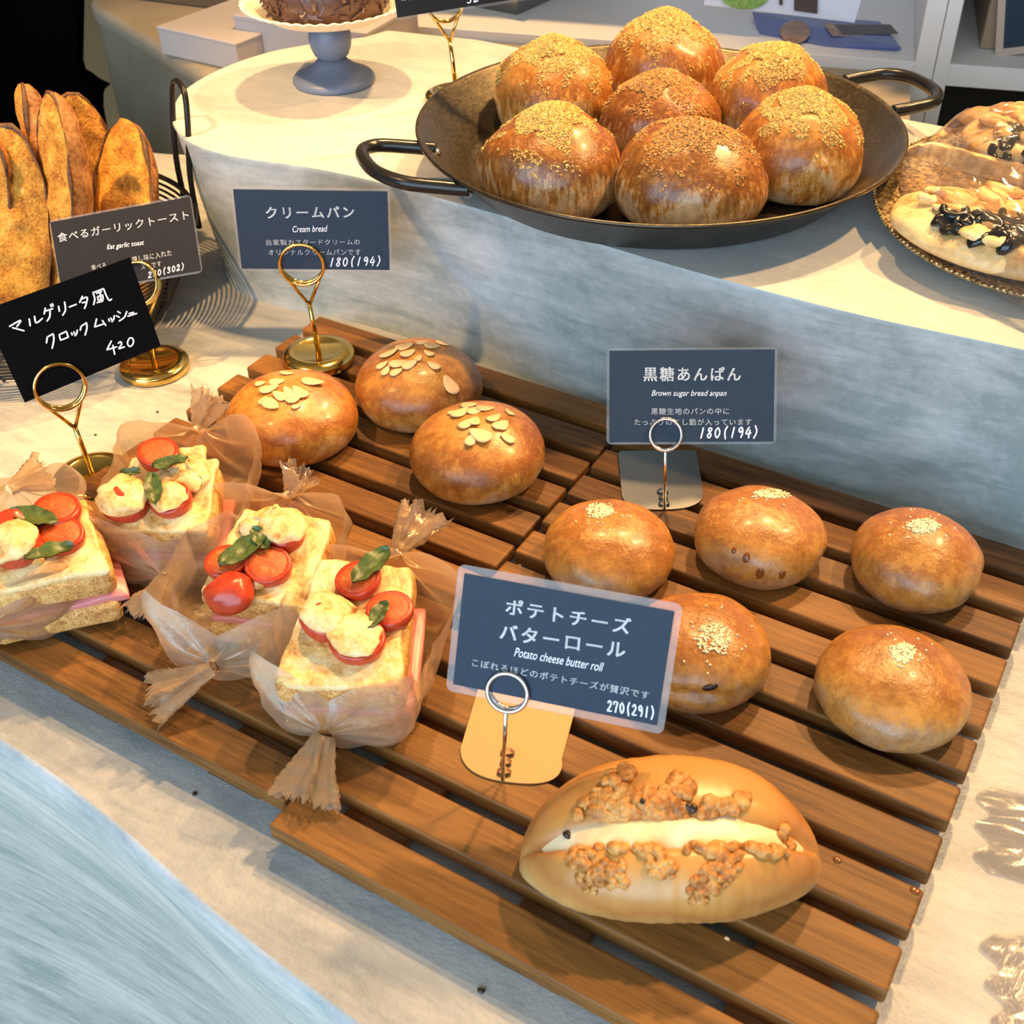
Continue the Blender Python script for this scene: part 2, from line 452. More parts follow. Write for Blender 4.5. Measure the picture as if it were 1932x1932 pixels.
M['brown_cheese'] = spotted('browned_cheese', [(0.33, (0.19, 0.055, 0.012)), (0.46, (0.50, 0.19, 0.035)), (0.58, (0.74, 0.38, 0.10)), (0.72, (0.86, 0.58, 0.24))], 75, 0.28, 0.8, 0.003, 0.45)
M['burnt'] = plain('burnt_cheese', (0.025, 0.012, 0.008), 0.35, 0, 0.4, 200)
M['olive'] = plain('black_olive', (0.012, 0.011, 0.011), 0.2, 0, 0.3, 200)
M['flat'] = spotted('flatbread_crust', [(0.36, (0.42, 0.17, 0.04)), (0.46, (0.72, 0.43, 0.16)), (0.62, (0.82, 0.58, 0.29))], 45, 0.45, 0.4, 0.002, 0.3)


def glitter():
    t = NT('gold_glitter_plate'); v = t.n('ShaderNodeTexVoronoi'); t.t.links.new(t.coord(), v.inputs['Vector']); v.inputs['Scale'].default_value = 420
    c = t.ramp(v.outputs['Color'], [(0.2, (0.20, 0.13, 0.055)), (0.5, (0.52, 0.35, 0.15)), (0.8, (0.85, 0.65, 0.33))])
    t.p(Base_Color=c, Metallic=0.8, Roughness=0.28)
    nm = t.n('ShaderNodeBump'); t.t.links.new(v.outputs['Color'], nm.inputs['Height']); nm.inputs['Strength'].default_value = 0.7; nm.inputs['Distance'].default_value = 0.002
    t.t.links.new(nm.outputs[0], t.b.inputs['Normal']); return t.m


M['glitter'] = glitter()
M['white'] = plain('white_melamine', (0.80, 0.78, 0.77), 0.45, 0, 0.02, 30)
M['box_white'] = plain('white_paper_box', (0.44, 0.40, 0.39), 0.55, 0, 0.03, 30)
M['kraft'] = plain('brown_cardboard', (0.36, 0.235, 0.15), 0.65, 0, 0.08, 60)
M['kraft_dark'] = plain('dark_brown_cardboard', (0.16, 0.085, 0.035), 0.6, 0, 0.1, 60)
M['kraft_pale'] = plain('pale_backing_card', (0.52, 0.40, 0.31), 0.5, 0, 0.04, 60)
M['black'] = plain('black_cloth', (0.002, 0.002, 0.002), 0.9, 0, 0.2, 60, Specular_IOR_Level=0.0)
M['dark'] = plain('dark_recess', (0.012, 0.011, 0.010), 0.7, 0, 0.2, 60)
M['wall'] = plain('warm_wall_paint', (0.55, 0.42, 0.28), 0.7, 0, 0.05, 5)
M['floor'] = plain('pale_floor_tile', (0.82, 0.72, 0.46), 0.5, 0, 0.10, 4)
M['ceil'] = plain('ceiling_paint', (0.60, 0.50, 0.38), 0.8, 0, 0.03, 4)
M['photo_blue'] = plain('blue_printed_page', (0.09, 0.12, 0.36), 0.3, 0, 0.3, 25)
M['photo_brown'] = spotted('printed_bread_picture', [(0.3, (0.08, 0.03, 0.02)), (0.5, (0.34, 0.15, 0.06)), (0.7, (0.62, 0.36, 0.20))], 40, 0.3, 0.0)
M['photo_green'] = spotted('printed_salad_picture', [(0.35, (0.50, 0.05, 0.02)), (0.45, (0.12, 0.28, 0.03)), (0.6, (0.32, 0.48, 0.10)), (0.75, (0.75, 0.70, 0.50))], 60, 0.3, 0.0)
M['page'] = plain('white_printed_page', (0.72, 0.74, 0.88), 0.3, 0, 0.03, 40)
M['page_dark'] = plain('dark_brown_print', (0.05, 0.018, 0.012), 0.3, 0, 0.1, 60)
M['sauce'] = plain('dried_syrup', (0.20, 0.06, 0.01), 0.12, 0, 0.2, 200)


# ------------------------------------------------------------------ room
def quad(name, pts, mat): return struct(name, pts, [(0, 1, 2, 3)], mat)


quad('floor', [(-4.4, -3.2, 0), (3.4, -3.2, 0), (3.4, 3.4, 0), (-4.4, 3.4, 0)], M['floor'])
quad('ceiling', [(-4.4, -2.7, 2.6), (-4.4, 3.4, 2.6), (3.4, 3.4, 2.6), (3.4, -2.7, 2.6)], M['ceil'])
quad('wall_back', [(-4.4, 3.4, 0), (3.4, 3.4, 0), (3.4, 3.4, 2.6), (-4.4, 3.4, 2.6)], M['wall'])
quad('wall_left', [(-4.4, -3.2, 0), (-4.4, 3.4, 0), (-4.4, 3.4, 2.6), (-4.4, -3.2, 2.6)], M['wall'])
quad('wall_right', [(3.4, 3.4, 0), (3.4, -3.2, 0), (3.4, -3.2, 2.6), (3.4, 3.4, 2.6)], M['wall'])

# ------------------------------------------------------------------ display counter
def loft(A, B, n=1):
    N = len(A); V = []; F = []
    for k in range(n + 1):
        t = k / n
        V += [a.lerp(b, t) for a, b in zip(A, B)]
    for k in range(n):
        for i in range(N - 1): F.append((k * N + i, k * N + i + 1, (k + 1) * N + i + 1, (k + 1) * N + i))
    return V, F


counter = thing('display_counter', 'curved blue-grey plaster display counter with a raised ledge, carrying all the bread', 'counter', (0, -0.2, 0))
fr = [Vector((-1.1, -0.62, TABLE)), Vector((-0.7, -0.54, TABLE)), Vector((-0.35, -0.475, TABLE)), Vector((-0.12, -0.449, TABLE)), Vector((0.022, -0.447, TABLE)), Vector((0.112, -0.454, TABLE)),
      Vector((0.20, -0.468, TABLE)), Vector((0.272, -0.476, TABLE)), Vector((0.36, -0.482, TABLE)), Vector((0.55, -0.49, TABLE)), Vector((0.85, -0.50, TABLE)), Vector((1.1, -0.50, TABLE))]
frs = spline(fr, 8)
V = [v.copy() for v in frs] + [Vector((1.1, 0.35, TABLE)), Vector((-0.2, 0.35, TABLE)), Vector((-0.36, 0.30, TABLE)), Vector((-0.50, 0.235, TABLE)), Vector((-0.75, 0.16, TABLE)), Vector((-1.1, 0.12, TABLE))]
mb = MB(); mb.add(V, [tuple(range(len(V)))])
mb.build('worktop', M['table'], counter, False)
# the rounded nose and the front that falls away to the floor
mb = MB(); N = len(frs); rows = []
for (o, dz) in ((0, 0), (-0.0025, -0.0012), (-0.004, -0.005), (-0.004, -0.02), (0.012, -0.12), (0.05, -0.30), (0.075, -0.55), (0.08, -TABLE + 0.001)):
    rows.append([Vector((v.x, v.y + o, v.z + dz)) for v in frs])
V = [v for r in rows for v in r]; F = [(k * N + i, (k + 1) * N + i, (k + 1) * N + i + 1, k * N + i + 1) for k in range(len(rows) - 1) for i in range(N - 1)]
mb.add(V, F); mb.build('front_panel', M['front'], counter)
# raised ledge: outline of its top, its foot a little further in
lt = [(1.1, 0.055), (0.80, 0.040), (0.60, 0.026), (0.449, 0.017), (0.36, 0.010), (0.281, 0.010), (0.20, 0.014), (0.10, 0.022), (0.0, 0.027), (-0.057, 0.028), (-0.110, 0.024), (-0.176, 0.012), (-0.225, 0.016), (-0.268, 0.038), (-0.303, 0.075), (-0.325, 0.115), (-0.334, 0.173), (-0.326, 0.232), (-0.300, 0.280), (-0.270, 0.318)]
lts = [Vector((x, y, LEDGE)) for x, y in [(p.x, p.y) for p in spline([(x, y, 0) for x, y in lt], 8)]]


def foot(v, t):
    c = Vector((0.1, 0.22, 0)); d = Vector((v.x - c.x, v.y - c.y, 0))
    k = max(0, min(1, (-v.x - 0.10) / 0.2)); s = 0.004 + 0.022 * k
    n = d.normalized() * s * t
    return Vector((v.x - n.x, v.y - n.y + 0.006 * (1 - k) * t, TABLE + (LEDGE - TABLE) * (1 - t)))


rows = [[v + Vector((0, 0, 0)) for v in lts], [v + (Vector((v.x - .1, v.y - .22, 0))).normalized() * 0.0008 + Vector((0, 0, -0.0010)) for v in lts]]
for t in (0.03, 0.25, 0.5, 0.75, 0.93): rows.append([foot(v, t) for v in lts])
rows.append([foot(v, 1.0) + (Vector((v.x - .1, v.y - .22, 0))).normalized() * 0.004 for v in lts])
N = len(lts); V = [v for r in rows for v in r]
F = [(k * N + i, k * N + i + 1, (k + 1) * N + i + 1, (k + 1) * N + i) for k in range(len(rows) - 1) for i in range(N - 1)]
V, F = fix(V, F); mesh('riser', V, F, M['riser'], counter)
V = [v.copy() for v in lts] + [Vector((-0.262, 0.348, LEDGE)), Vector((-0.165, 0.366, LEDGE)), Vector((0.285, 0.358, LEDGE)), Vector((1.1, 0.345, LEDGE))]
V2 = [Vector((v.x, v.y, LEDGE - 0.02)) for v in V]; n = len(V)
mb = MB(); mb.add(V, [tuple(reversed(range(n)))])
k0 = N - 1
mb.add([v for v in V[k0:]] + [Vector((v.x, v.y, TABLE)) for v in V[k0:]], [(i, i + 1, n - k0 + i + 1, n - k0 + i) for i in range(n - k0 - 1)])
mb.build('ledge_top', M['ledge'], counter, False)

# ------------------------------------------------------------------ wooden slatted trays
P = 0.035
HB = 0.0055


def tray(x0, x1, yb, label):
    t = thing('slatted_tray', label, 'tray', ((x0 + x1) / 2, yb - 6 * P, TABLE), 'wooden slatted trays')
    for k in range(12):
        c = ((x0 + x1) / 2, yb - k * P - 0.01258, TOP - HB)
        V, F = bevel_box(c, AX, ((x1 - x0) / 2, 0.01258, HB), 0.0018, 3)
        # each slat keeps its own origin so that its grain differs
        o = mesh('slat', V, F, M['slat'], t, False)
    for bx in (x0 + 0.042, (x0 + x1) / 2, x1 - 0.042):
        V, F = bevel_box((bx, yb - 5.86 * P, TABLE + 0.0046), AX, (0.019, 5.86 * P - 0.004, 0.0044), 0.001, 1)
        mesh('batten', V, F, M['batten'], t, True)
    return t


tray(-0.0966, 0.2011, 0.0, 'brown slatted wooden tray on the left, under the almond buns and bagged toasts')
tray(0.2032, 0.4999, -0.0153, 'brown slatted wooden tray on the right, under the sesame buns and the cheese roll')


# ------------------------------------------------------------------ buns
def bun_mesh(cx, cy, R, h, z0, seed, zc=0.40, rb=0.74, n=72, m=34, lump=0.035, tilt=(0, 0), pk=1.0):
    V = []; F = []
    prof = []
    for k in range(m + 1):
        s = k / m
        if s < 0.28:
            t = (s / 0.28 - 1) * PI / 2; prof.append((R * (rb + (1 - rb) * math.cos(t)), zc * h * (1 + math.sin(t))))
        else:
            t = (s - 0.28) / 0.72 * PI / 2; prof.append((R * math.cos(t) ** pk, zc * h + (1 - zc) * h * math.sin(t)))
    for k in range(m):
        r, z = prof[k]
        for i in range(n):
            a = 2 * PI * i / n; p = Vector((r * math.cos(a), r * math.sin(a), z))
            q = p / R
            f = 1 + lump * nz(q, 1.3, seed) + lump * 0.35 * nz(q, 4.0, seed + 5)
            fz = 1 + lump * 1.0 * nz(q, 1.5, seed + 9)
            zz = z * fz + (tilt[0] * p.x + tilt[1] * p.y) * (z / h)
            V.append(Vector((cx + p.x * f, cy + p.y * f, z0 + zz)))
    V.append(Vector((cx, cy, z0 + h * (1 + lump * nz((0, 0, h / R), 1.5, seed + 9))))); top = len(V) - 1
    V.append(Vector((cx, cy, z0))); bot = len(V) - 1
    for k in range(m - 1):
        for i in range(n):
            j = (i + 1) % n; F.append((k * n + i, k * n + j, (k + 1) * n + j, (k + 1) * n + i))
    for i in range(n):
        j = (i + 1) % n; F.append(((m - 1) * n + i, (m - 1) * n + j, top)); F.append((j, i, bot))
    return V, F


def flake(p, nrm, ang, L, w, th, curl=0.0):
    """teardrop almond slice lying on the crust"""
    x, y, z = frame(Vector((math.cos(ang), math.sin(ang), 0.01)), nrm)
    V = []; F = []; n = 14
    for s in (1, -1):
        for k in range(n):
            a = 2 * PI * k / n; u = math.cos(a); v = math.sin(a) * (1 - 0.38 * u)
            for rr in (1.0, 0.72):
                V.append(p + x * (u * L * rr) + y * (v * w * rr) + z * (s * th * (0.35 if rr == 1 else 1) + curl * (u * rr) ** 2 * L))
    for s in range(2):
        b = s * 2 * n
        for k in range(n):
            j = (k + 1) % n; F.append((b + 2 * k, b + 2 * j, b + 2 * j + 1, b + 2 * k + 1))
        F.append(tuple(b + 2 * k + 1 for k in range(n)))
    for k in range(n):
        j = (k + 1) % n; F.append((2 * k, 2 * j, 2 * n + 2 * j, 2 * n + 2 * k))
    return fix(V, F)


CREAM = [
    ((-0.0005, -0.1512, 0.0476, 0.0455), 'golden almond-topped bun nearest the bagged toasts, left of the three', 11,
     [(508, 735, .35, 1.0), (541, 706, 0, .7), (566, 741, 2.5, 1.0), (590, 722, -.1, 1.15), (546, 742, 2.3, .9), (528, 748, 2.6, .85), (497, 757, .9, .6), (512, 764, -.6, 1.05), (556, 750, .9, 1.05), (559, 768, .6, .5), (492, 725, 0, .6), (523, 722, .1, .8)]),
    ((0.0560, -0.0710, 0.0475, 0.0465), 'golden almond-topped bun at the back, beside the brass clip stand base', 23,
     [(764, 655, .4, 1.0), (735, 668, .5, 1.1), (797, 648, 0, .7), (815, 654, .3, .9), (835, 650, -.4, .8), (770, 668, .7, .9), (809, 668, 2.4, .7), (752, 687, .2, 1.0), (773, 689, .6, .9), (729, 700, 1.0, .7), (748, 703, .3, .7), (818, 691, 2.6, .8), (849, 727, 2.3, 1.2), (722, 690, .4, .7), (790, 677, 1.2, .6)]),
    ((0.1380, -0.1195, 0.0473, 0.0450), 'golden almond-topped bun touching the tray seam, rightmost of the three', 37,
     [(869, 780, .9, 1.1), (885, 766, 0, .8), (897, 776, .5, .9), (916, 772, .2, .9), (932, 790, .9, .9), (943, 803, .8, .9), (882, 800, .6, 1.0), (897, 797, 1.4, .8), (906, 822, 2.6, 1.25), (889, 831, 1.2, .8), (949, 804, 1.1, .8), (957, 828, 2.8, .8), (858, 779, .1, .7), (961, 780, 2.4, .6)]),
]
rng = random.Random(5)
for (cx, cy, R, h), lab, seed, fl in CREAM:
    t = thing('almond_cream_bun', lab, 'bread', (cx, cy, TOP), 'almond cream buns')
    mb = MB().add(*bun_mesh(cx, cy, R, h, TOP, seed)); mb.build('bun', M['cream_bun'], t); bv = mb.bvh()
    for px, py, a, s in fl:
        p, n = hit(bv, px, py)
        if p is None: continue
        V, F = flake(p + n * 0.0008, (n + Vector((rng.uniform(-.12, .12), rng.uniform(-.12, .12), 0.15))).normalized(), a + 0.5, 0.0072 * s, 0.0044 * s, 0.0005, 0.12)
        mesh('almond_flake', V, F, M['almond'], t)


def seeds(t, bv, c, px, py, rx, ry, n, name='sesame_topping', mat='seed', extra=14, size=0.0009):
    g = random.Random(int(px * 7 + py)); mb = MB()
    for k in range(n + extra):
        if k < n: r = math.sqrt(g.random()) * (0.75 + 0.35 * g.random()); a = g.uniform(0, 2 * PI)
        else: r = g.uniform(1.0, 2.4); a = g.uniform(0, 2 * PI)
        p, nn = hit(bv, px + rx * r * math.cos(a), py + ry * r * math.sin(a))
        if p is None: continue
        x, y, z = frame(Vector((g.uniform(-1, 1), g.uniform(-1, 1), .1)), nn)
        mb.add(*ellipsoid(p + nn * size * 0.35, (x, y, z), (size * g.uniform(.8, 1.2), size * .75, size * .6), 6, 4))
    if mb.V:
        o = mb.build(name, M[mat], t); o['kind'] = 'stuff'; return o


ANPAN = [
    ((0.2630, -0.1650, 0.0412, 0.0390), 'sesame bun just behind the potato roll card, leftmost by the tray seam', 51, (1131, 964, 26, 14, 240)),
    ((0.3395, -0.1060, 0.0407, 0.0395), 'sesame bun with dark syrup drips, next to the silver clip stand base', 63, (1462, 932, 44, 9, 240)),
    ((0.4318, -0.0800, 0.0390, 0.0420), 'sesame bun with a creased front, nearest the back right of the tray', 77, (1741, 992, 32, 14, 230)),
    ((0.3478, -0.2185, 0.0400, 0.0420), 'sesame bun with a split and filling showing, half hidden by the potato roll card', 85, (1347, 1205, 36, 30, 220)),
    ((0.4490, -0.1890, 0.0418, 0.0375), 'large dark glossy sesame bun at the right edge of the tray, front right', 93, (1704, 1232, 24, 20, 200)),
]
for (cx, cy, R, h), lab, seed, sd in ANPAN:
    t = thing('sesame_bun', lab, 'bread', (cx, cy, TOP), 'sesame topped brown sugar buns')
    V, F = bun_mesh(cx, cy, R, h, TOP, seed, lump=0.05)
    if seed == 85:   # the split in its front
        mouth = at(1315, 1300, TOP + 0.020)
        for v in V:
            d = (v - mouth); u = d.x * 0.86 + d.y * 0.51
            if abs(u) < 0.03 and v.z < TOP + 0.034:
                dz = (v.z - (TOP + 0.019)) / 0.0035
                k = math.exp(-dz * dz) * math.exp(-(u / 0.018) ** 2)
                c = Vector((cx, cy, v.z)); v += (c - v).normalized() * 0.006 * k
    mb = MB().add(V, F); mb.build('bun', M['anpan'], t); bv = mb.bvh()
    seeds(t, bv, None, *sd)
    if seed == 85:
        p, n = hit(bv, 1340, 1297); x, y, z = frame(Vector((0.86, 0.51, 0.25)), n)
        mesh('bean_filling', *ellipsoid(p, (x, y, z), (0.0045, 0.0022, 0.0012), 10, 6), M['burnt'], t)
    if seed == 63:
        mb = MB()
        for px, py, s in ((1408, 1052, 1.0), (1434, 1082, 1.2), (1476, 1084, 1.0), (1385, 1038, .7)):
            p, n = hit(bv, px, py); x, y, z = frame(Vector((1, 0, 0)), n)
            mb.add(*ellipsoid(p, (x, y, z), (0.0022 * s, 0.0034 * s, 0.0007), 10, 6))
        mb.build('syrup_drip', M['sauce'], t)

# ------------------------------------------------------------------ paella pan and its buns
PC = Vector((0.133, 0.161, LEDGE))
pan = thing('paella_pan', 'wide dark steel two-handled pan on the raised ledge, filled with round buns', 'pan', PC)
prof = [(0.0, 0.0012), (0.146, 0.0008), (0.152, 0.003), (0.1845, 0.0365), (0.1872, 0.0383), (0.1890, 0.0376), (0.1885, 0.0355), (0.187, 0.0352), (0.1835, 0.0335), (0.1495, 0.0052), (0.146, 0.0028), (0.0, 0.0032)]
V, F = lathe(prof, PC, 128); mesh('bowl', V, F, M['pan'], pan)
crv = at(1700, 640, LEDGE) - at(1500, 640, LEDGE)


def pan_handle(pa, pb, pm):
    """pa, pb: attachment pixels on the rim, pm: pixel of the outermost bend"""
    A = at(*pa, LEDGE + 0.030); B = at(*pb, LEDGE + 0.030); Mx = at(*pm, LEDGE + 0.034)
    mid = (A + B) / 2; out = Mx - mid
    side = (B - A)
    pts = [A - out * 0.12, A + out * 0.25, A + out * 0.72 + side * 0.04, mid + out * 1.0 - side * 0.22, mid + out * 1.0 + side * 0.22, B + out * 0.72 - side * 0.04, B + out * 0.25, B - out * 0.12]
    h = mesh('handle', *tube(spline(pts, 8), 0.0052, 12), M['pan_handle'], pan)
    for q in (A, B):
        d = (PC - q); d.z = 0; d.normalize()
        mesh('rivet', *ellipsoid(q + d * 0.006 + Vector((0, 0, -0.004)), AX, (0.005, 0.005, 0.004), 10, 6), M['chrome'], h)


pan_handle((806, 280), (868, 356), (694, 305))
pan_handle((1604, 150), (1697, 208), (1742, 160))

PB = [
    ((0.0210, 0.1940, 0.0506, 0.0695, 0.0035), 'pale-sided crumb-topped bun at the left rim of the black pan', 3, 1.2),
    ((0.0830, 0.2800, 0.0512, 0.0690, 0.0105), 'crumb-topped bun furthest back in the black pan, highest in the picture', 5, 1.3),
    ((0.1240, 0.1840, 0.0480, 0.0620, 0.0035), 'dark wrinkled crumb-topped bun in the middle of the black pan', 7, 1.4),
    ((0.1880, 0.2560, 0.0495, 0.0740, 0.0035), 'crumb-topped bun at the back right of the pan, with a bare shiny patch', 9, 1.3),
    ((0.2440, 0.1740, 0.0478, 0.0690, 0.0035), 'crumb-topped bun at the right wall of the black pan', 13, 1.3),
    ((0.0940, 0.0600, 0.0540, 0.0680, 0.0035), 'crumb-topped bun at the front left of the pan, with streaky pale base', 15, 0.9),
    ((0.1930, 0.0900, 0.0545, 0.0660, 0.0035), 'darkest crumb-topped bun at the front of the black pan', 17, 0.9),
]
for (cx, cy, R, h, dz), lab, seed, dens in PB:
    z0 = LEDGE + dz
    t = thing('crumb_topped_bun', lab, 'bread', (cx, cy, z0), 'crumb topped buns in the pan')
    V, F = bun_mesh(cx, cy, R, h, z0, seed, zc=0.36, rb=0.8, lump=0.085, pk=1.16)
    MB().add(V, F).build('bun', M['pan_bun_dark' if seed in (7, 15, 17) else 'pan_bun'], t)
    bv = BVHTree.FromPolygons(V, F); g = random.Random(seed); mb = MB(); c0 = Vector((cx, cy, z0 + h * 0.3))
    BF = [(0, 1, 2, 3), (7, 6, 5, 4), (0, 4, 5, 1), (1, 5, 6, 2), (2, 6, 7, 3), (3, 7, 4, 0)]
    for k in range(int(9500 * dens)):
        th_ = abs(g.gauss(0, 0.46)) if k % 5 else g.uniform(.2, 1.25); a = g.uniform(0, 2 * PI)
        if th_ > 1.3: continue
        d = Vector((math.sin(th_) * math.cos(a), math.sin(th_) * math.sin(a), math.cos(th_)))
        p, n, i, dist = bv.ray_cast(c0, d)
        if p is None: continue
        if th_ > .42 and nz(p * 75, 1, seed) < (th_ - .80) * .75: continue
        p = p + n * (0.0002 + max(0, 0.60 - th_) * 0.0075 * g.random())
        n2 = (n + Vector((g.uniform(-1, 1), g.uniform(-1, 1), g.uniform(-.4, .9)))).normalized()
        x, y, z = frame(Vector((g.uniform(-1, 1), g.uniform(-1, 1), g.uniform(-.3, .3) + .01)), n2)
        q = g.uniform(0.35, 1.15) * (1.0 if th_ < 0.6 else 0.8); x = x * .00125 * q; y = y * .00065 * q; z = z * .0003
        mb.add([p - x - y + z, p + x - y + z, p + x + y + z, p - x + y + z, p - x - y - z, p + x - y - z, p + x + y - z, p - x + y - z], BF)
    o = mb.build('crumb_topping', M['crumb_dark' if seed in (7, 17) else 'crumb'], t, False); o['kind'] = 'stuff'

# ------------------------------------------------------------------ lettering
_tc = {}


def text_geo(s, shear=0.0, bold=0.0, space=1.0):
    key = (s, shear, bold, space)
    if key in _tc: return _tc[key]
    cu = bpy.data.curves.new('txt', 'FONT'); cu.body = s; cu.size = 1.0; cu.shear = shear; cu.space_character = space
    cu.resolution_u = 3; cu.fill_mode = 'FRONT'
    ob = bpy.data.objects.new('txt', cu); COL.objects.link(ob)
    dg = bpy.context.evaluated_depsgraph_get(); me = bpy.data.meshes.new_from_object(ob.evaluated_get(dg))
    V = np.array([v.co[:] for v in me.vertices]) if len(me.vertices) else np.zeros((0, 3)); F = [tuple(p.vertices) for p in me.polygons]
    if bold and len(V):
        n0 = len(V); V0 = V; F0 = list(F); V = np.concatenate([V0 + np.array([bold * math.cos(a), bold * .7 * math.sin(a), 0]) for a in (0.6, 2.5, 3.9, 5.5)])
        F = [tuple(i + k * n0 for i in f) for k in range(4) for f in F0]
    bpy.data.objects.remove(ob); bpy.data.meshes.remove(me); bpy.data.curves.remove(cu)
    _tc[key] = (V, F); return V, F


class Card:
    def __init__(s, quad3):
        a, b, c, d = [Vector(q) for q in quad3]; s.q = (a, b, c, d)
        s.x = ((b - a) + (c - d)).normalized(); y = ((a - d) + (b - c)); s.n = s.x.cross(y).normalized(); s.y = s.n.cross(s.x).normalized()
        s.c = (a + b + c + d) / 4
        s.w = ((b - a).length + (c - d).length) / 2; s.h = ((a - d).length + (b - c).length) / 2
        if s.n.dot(Vector(CAM) - s.c) < 0: s.n = -s.n
    def px(s, u, v, off=0.0): return on_plane(u, v, s.c + s.n * off, s.n)
    def slab(s, w, h, th, off, r, seg=5):
        """rounded rectangle slab centred on the card"""
        V = []; F = []; ring = []
        for cx, cy, a0 in ((w / 2 - r, h / 2 - r, 0), (-w / 2 + r, h / 2 - r, PI / 2), (-w / 2 + r, -h / 2 + r, PI), (w / 2 - r, -h / 2 + r, 1.5 * PI)):
            for k in range(seg + 1):
                a = a0 + PI / 2 * k / seg; ring.append((cx + r * math.cos(a), cy + r * math.sin(a)))
        n = len(ring)
        for dz in (th / 2, -th / 2): V += [s.c + s.x * x + s.y * y + s.n * (off + dz) for x, y in ring]
        F = [tuple(range(n)), tuple(reversed(range(n, 2 * n)))] + [(i, n + i, n + (i + 1) % n, (i + 1) % n) for i in range(n)]
        return V, F
    def write(s, txt, Lp, Rp, hpx, parent, mat='ink', shear=0.0, bold=0.0, space=1.0, off=0.0009):
        V, F = text_geo(txt, shear, bold, space)
        if not len(V): return
        A = s.px(*Lp, off); B = s.px(*Rp, off)
        m = ((Lp[0] + Rp[0]) / 2, (Lp[1] + Rp[1]) / 2)
        hh = (s.px(m[0], m[1] - hpx / 2, off) - s.px(m[0], m[1] + hpx / 2, off)).length
        x = (B - A).normalized(); y = s.n.cross(x)
        lo, hi = V.min(0), V.max(0); sx = (B - A).length / (hi[0] - lo[0]); sy = hh / (hi[1] - lo[1])
        cy = (hi[1] + lo[1]) / 2
        mesh('lettering', [A + x * ((v[0] - lo[0]) * sx) + y * ((v[1] - cy) * sy) for v in V], F, M[mat], parent, False)
    def strokes(s, lines, wpx, parent, mat='chalk', tr=lambda q: q, name='handwriting', off=0.0010):
        mb = MB()
        a = s.px(0, 0, off); k = (s.px(300, 500, off) - s.px(310, 500, off)).length / 10 * wpx / 2
        for ln in lines:
            pts = [s.px(*tr(q), off) for q in ln]
            pts = spline(pts, 4) if len(pts) > 2 else pts
            V = []; n = len(pts)
            for i, p in enumerate(pts):
                d = (pts[min(i + 1, n - 1)] - pts[max(i - 1, 0)])
                if d.length < 1e-9: d = s.x
                d.normalize(); w = s.n.cross(d) * k
                V += [p + w, p - w]
            mb.add(V, [(2 * i, 2 * i + 1, 2 * i + 3, 2 * i + 2) for i in range(n - 1)])
            for p in (pts[0], pts[-1]):
                mb.add([p] + [p + (s.x * math.cos(a) + s.y * math.sin(a)) * k for a in [j * PI / 4 for j in range(8)]], [(0, 1 + j, 1 + (j + 1) % 8) for j in range(8)])
        return mb.build(name, M[mat], parent, False)
    def digits(s, txt, Lp, Rp, hpx, parent, wpx=2.2, slant=0.18):
        D = {'1': [[(.62, 1), (.42, 0)]], '8': [[(.8, .85), (.5, 1), (.25, .8), (.5, .55), (.72, .25), (.45, 0), (.2, .22), (.5, .55), (.8, .85)]],
             '0': [[(.5, 1), (.2, .7), (.2, .3), (.48, 0), (.8, .3), (.8, .7), (.5, 1)]], '9': [[(.8, .8), (.5, 1), (.22, .72), (.45, .5), (.8, .75), (.78, .3), (.62, 0)]],
             '4': [[(.55, 1), (.15, .35), (.9, .42)], [(.72, .7), (.62, -.05)]], '2': [[(.2, .78), (.5, 1), (.78, .75), (.5, .35), (.12, .03), (.88, .05)]],
             '7': [[(.15, .72), (.18, .95), (.82, .92), (.6, .45), (.45, 0)]], '3': [[(.2, .85), (.55, 1), (.72, .75), (.42, .55), (.75, .35), (.55, .02), (.15, .12)]],
             '(': [[(.75, 1.12), (.45, .6), (.62, -.12)]], ')': [[(.3, 1.12), (.6, .55), (.25, -.12)]]}
        n = len(txt); dx = ((Rp[0] - Lp[0]) / n, (Rp[1] - Lp[1]) / n); up = (dx[1] / max(abs(dx[0]), 1) * hpx, -hpx)
        L = []
        for i, ch in enumerate(txt):
            for st in D[ch]:
                L.append([(Lp[0] + dx[0] * (i + .08 + .84 * (u + slant * (v - .5))) - up[0] * 0 + 0 * v, Lp[1] + dx[1] * (i + u) + (0.5 - v) * hpx) for u, v in st])
        return s.strokes(L, wpx, parent)


def vec(q): return [Vector((a, b, c + TOP)) for a, b, c in q]


def sign(label, quad3, inner, mat, lines, group='laminated name cards'):
    """laminated card: film, printed sheet, lettering"""
    c = Card(vec(quad3)); t = thing('name_card', label, 'sign', c.c - c.y * c.h / 2, group)
    mesh('laminate', *c.slab(c.w, c.h, 0.0008, 0, 0.0035), M['laminate'], t, False)
    mesh('printed_sheet', *c.slab(c.w - inner[0], c.h - inner[1], 0.0010, 0.00, 0.0003), M[mat], t, False)
    for ln in lines:
        if ln[0] == 'price': c.digits(ln[1], ln[2], ln[3], ln[4], t, *ln[5:])
        else: c.write(ln[0], ln[1], ln[2], ln[3], t, **(ln[4] if len(ln) > 4 else {}))
    return c, t


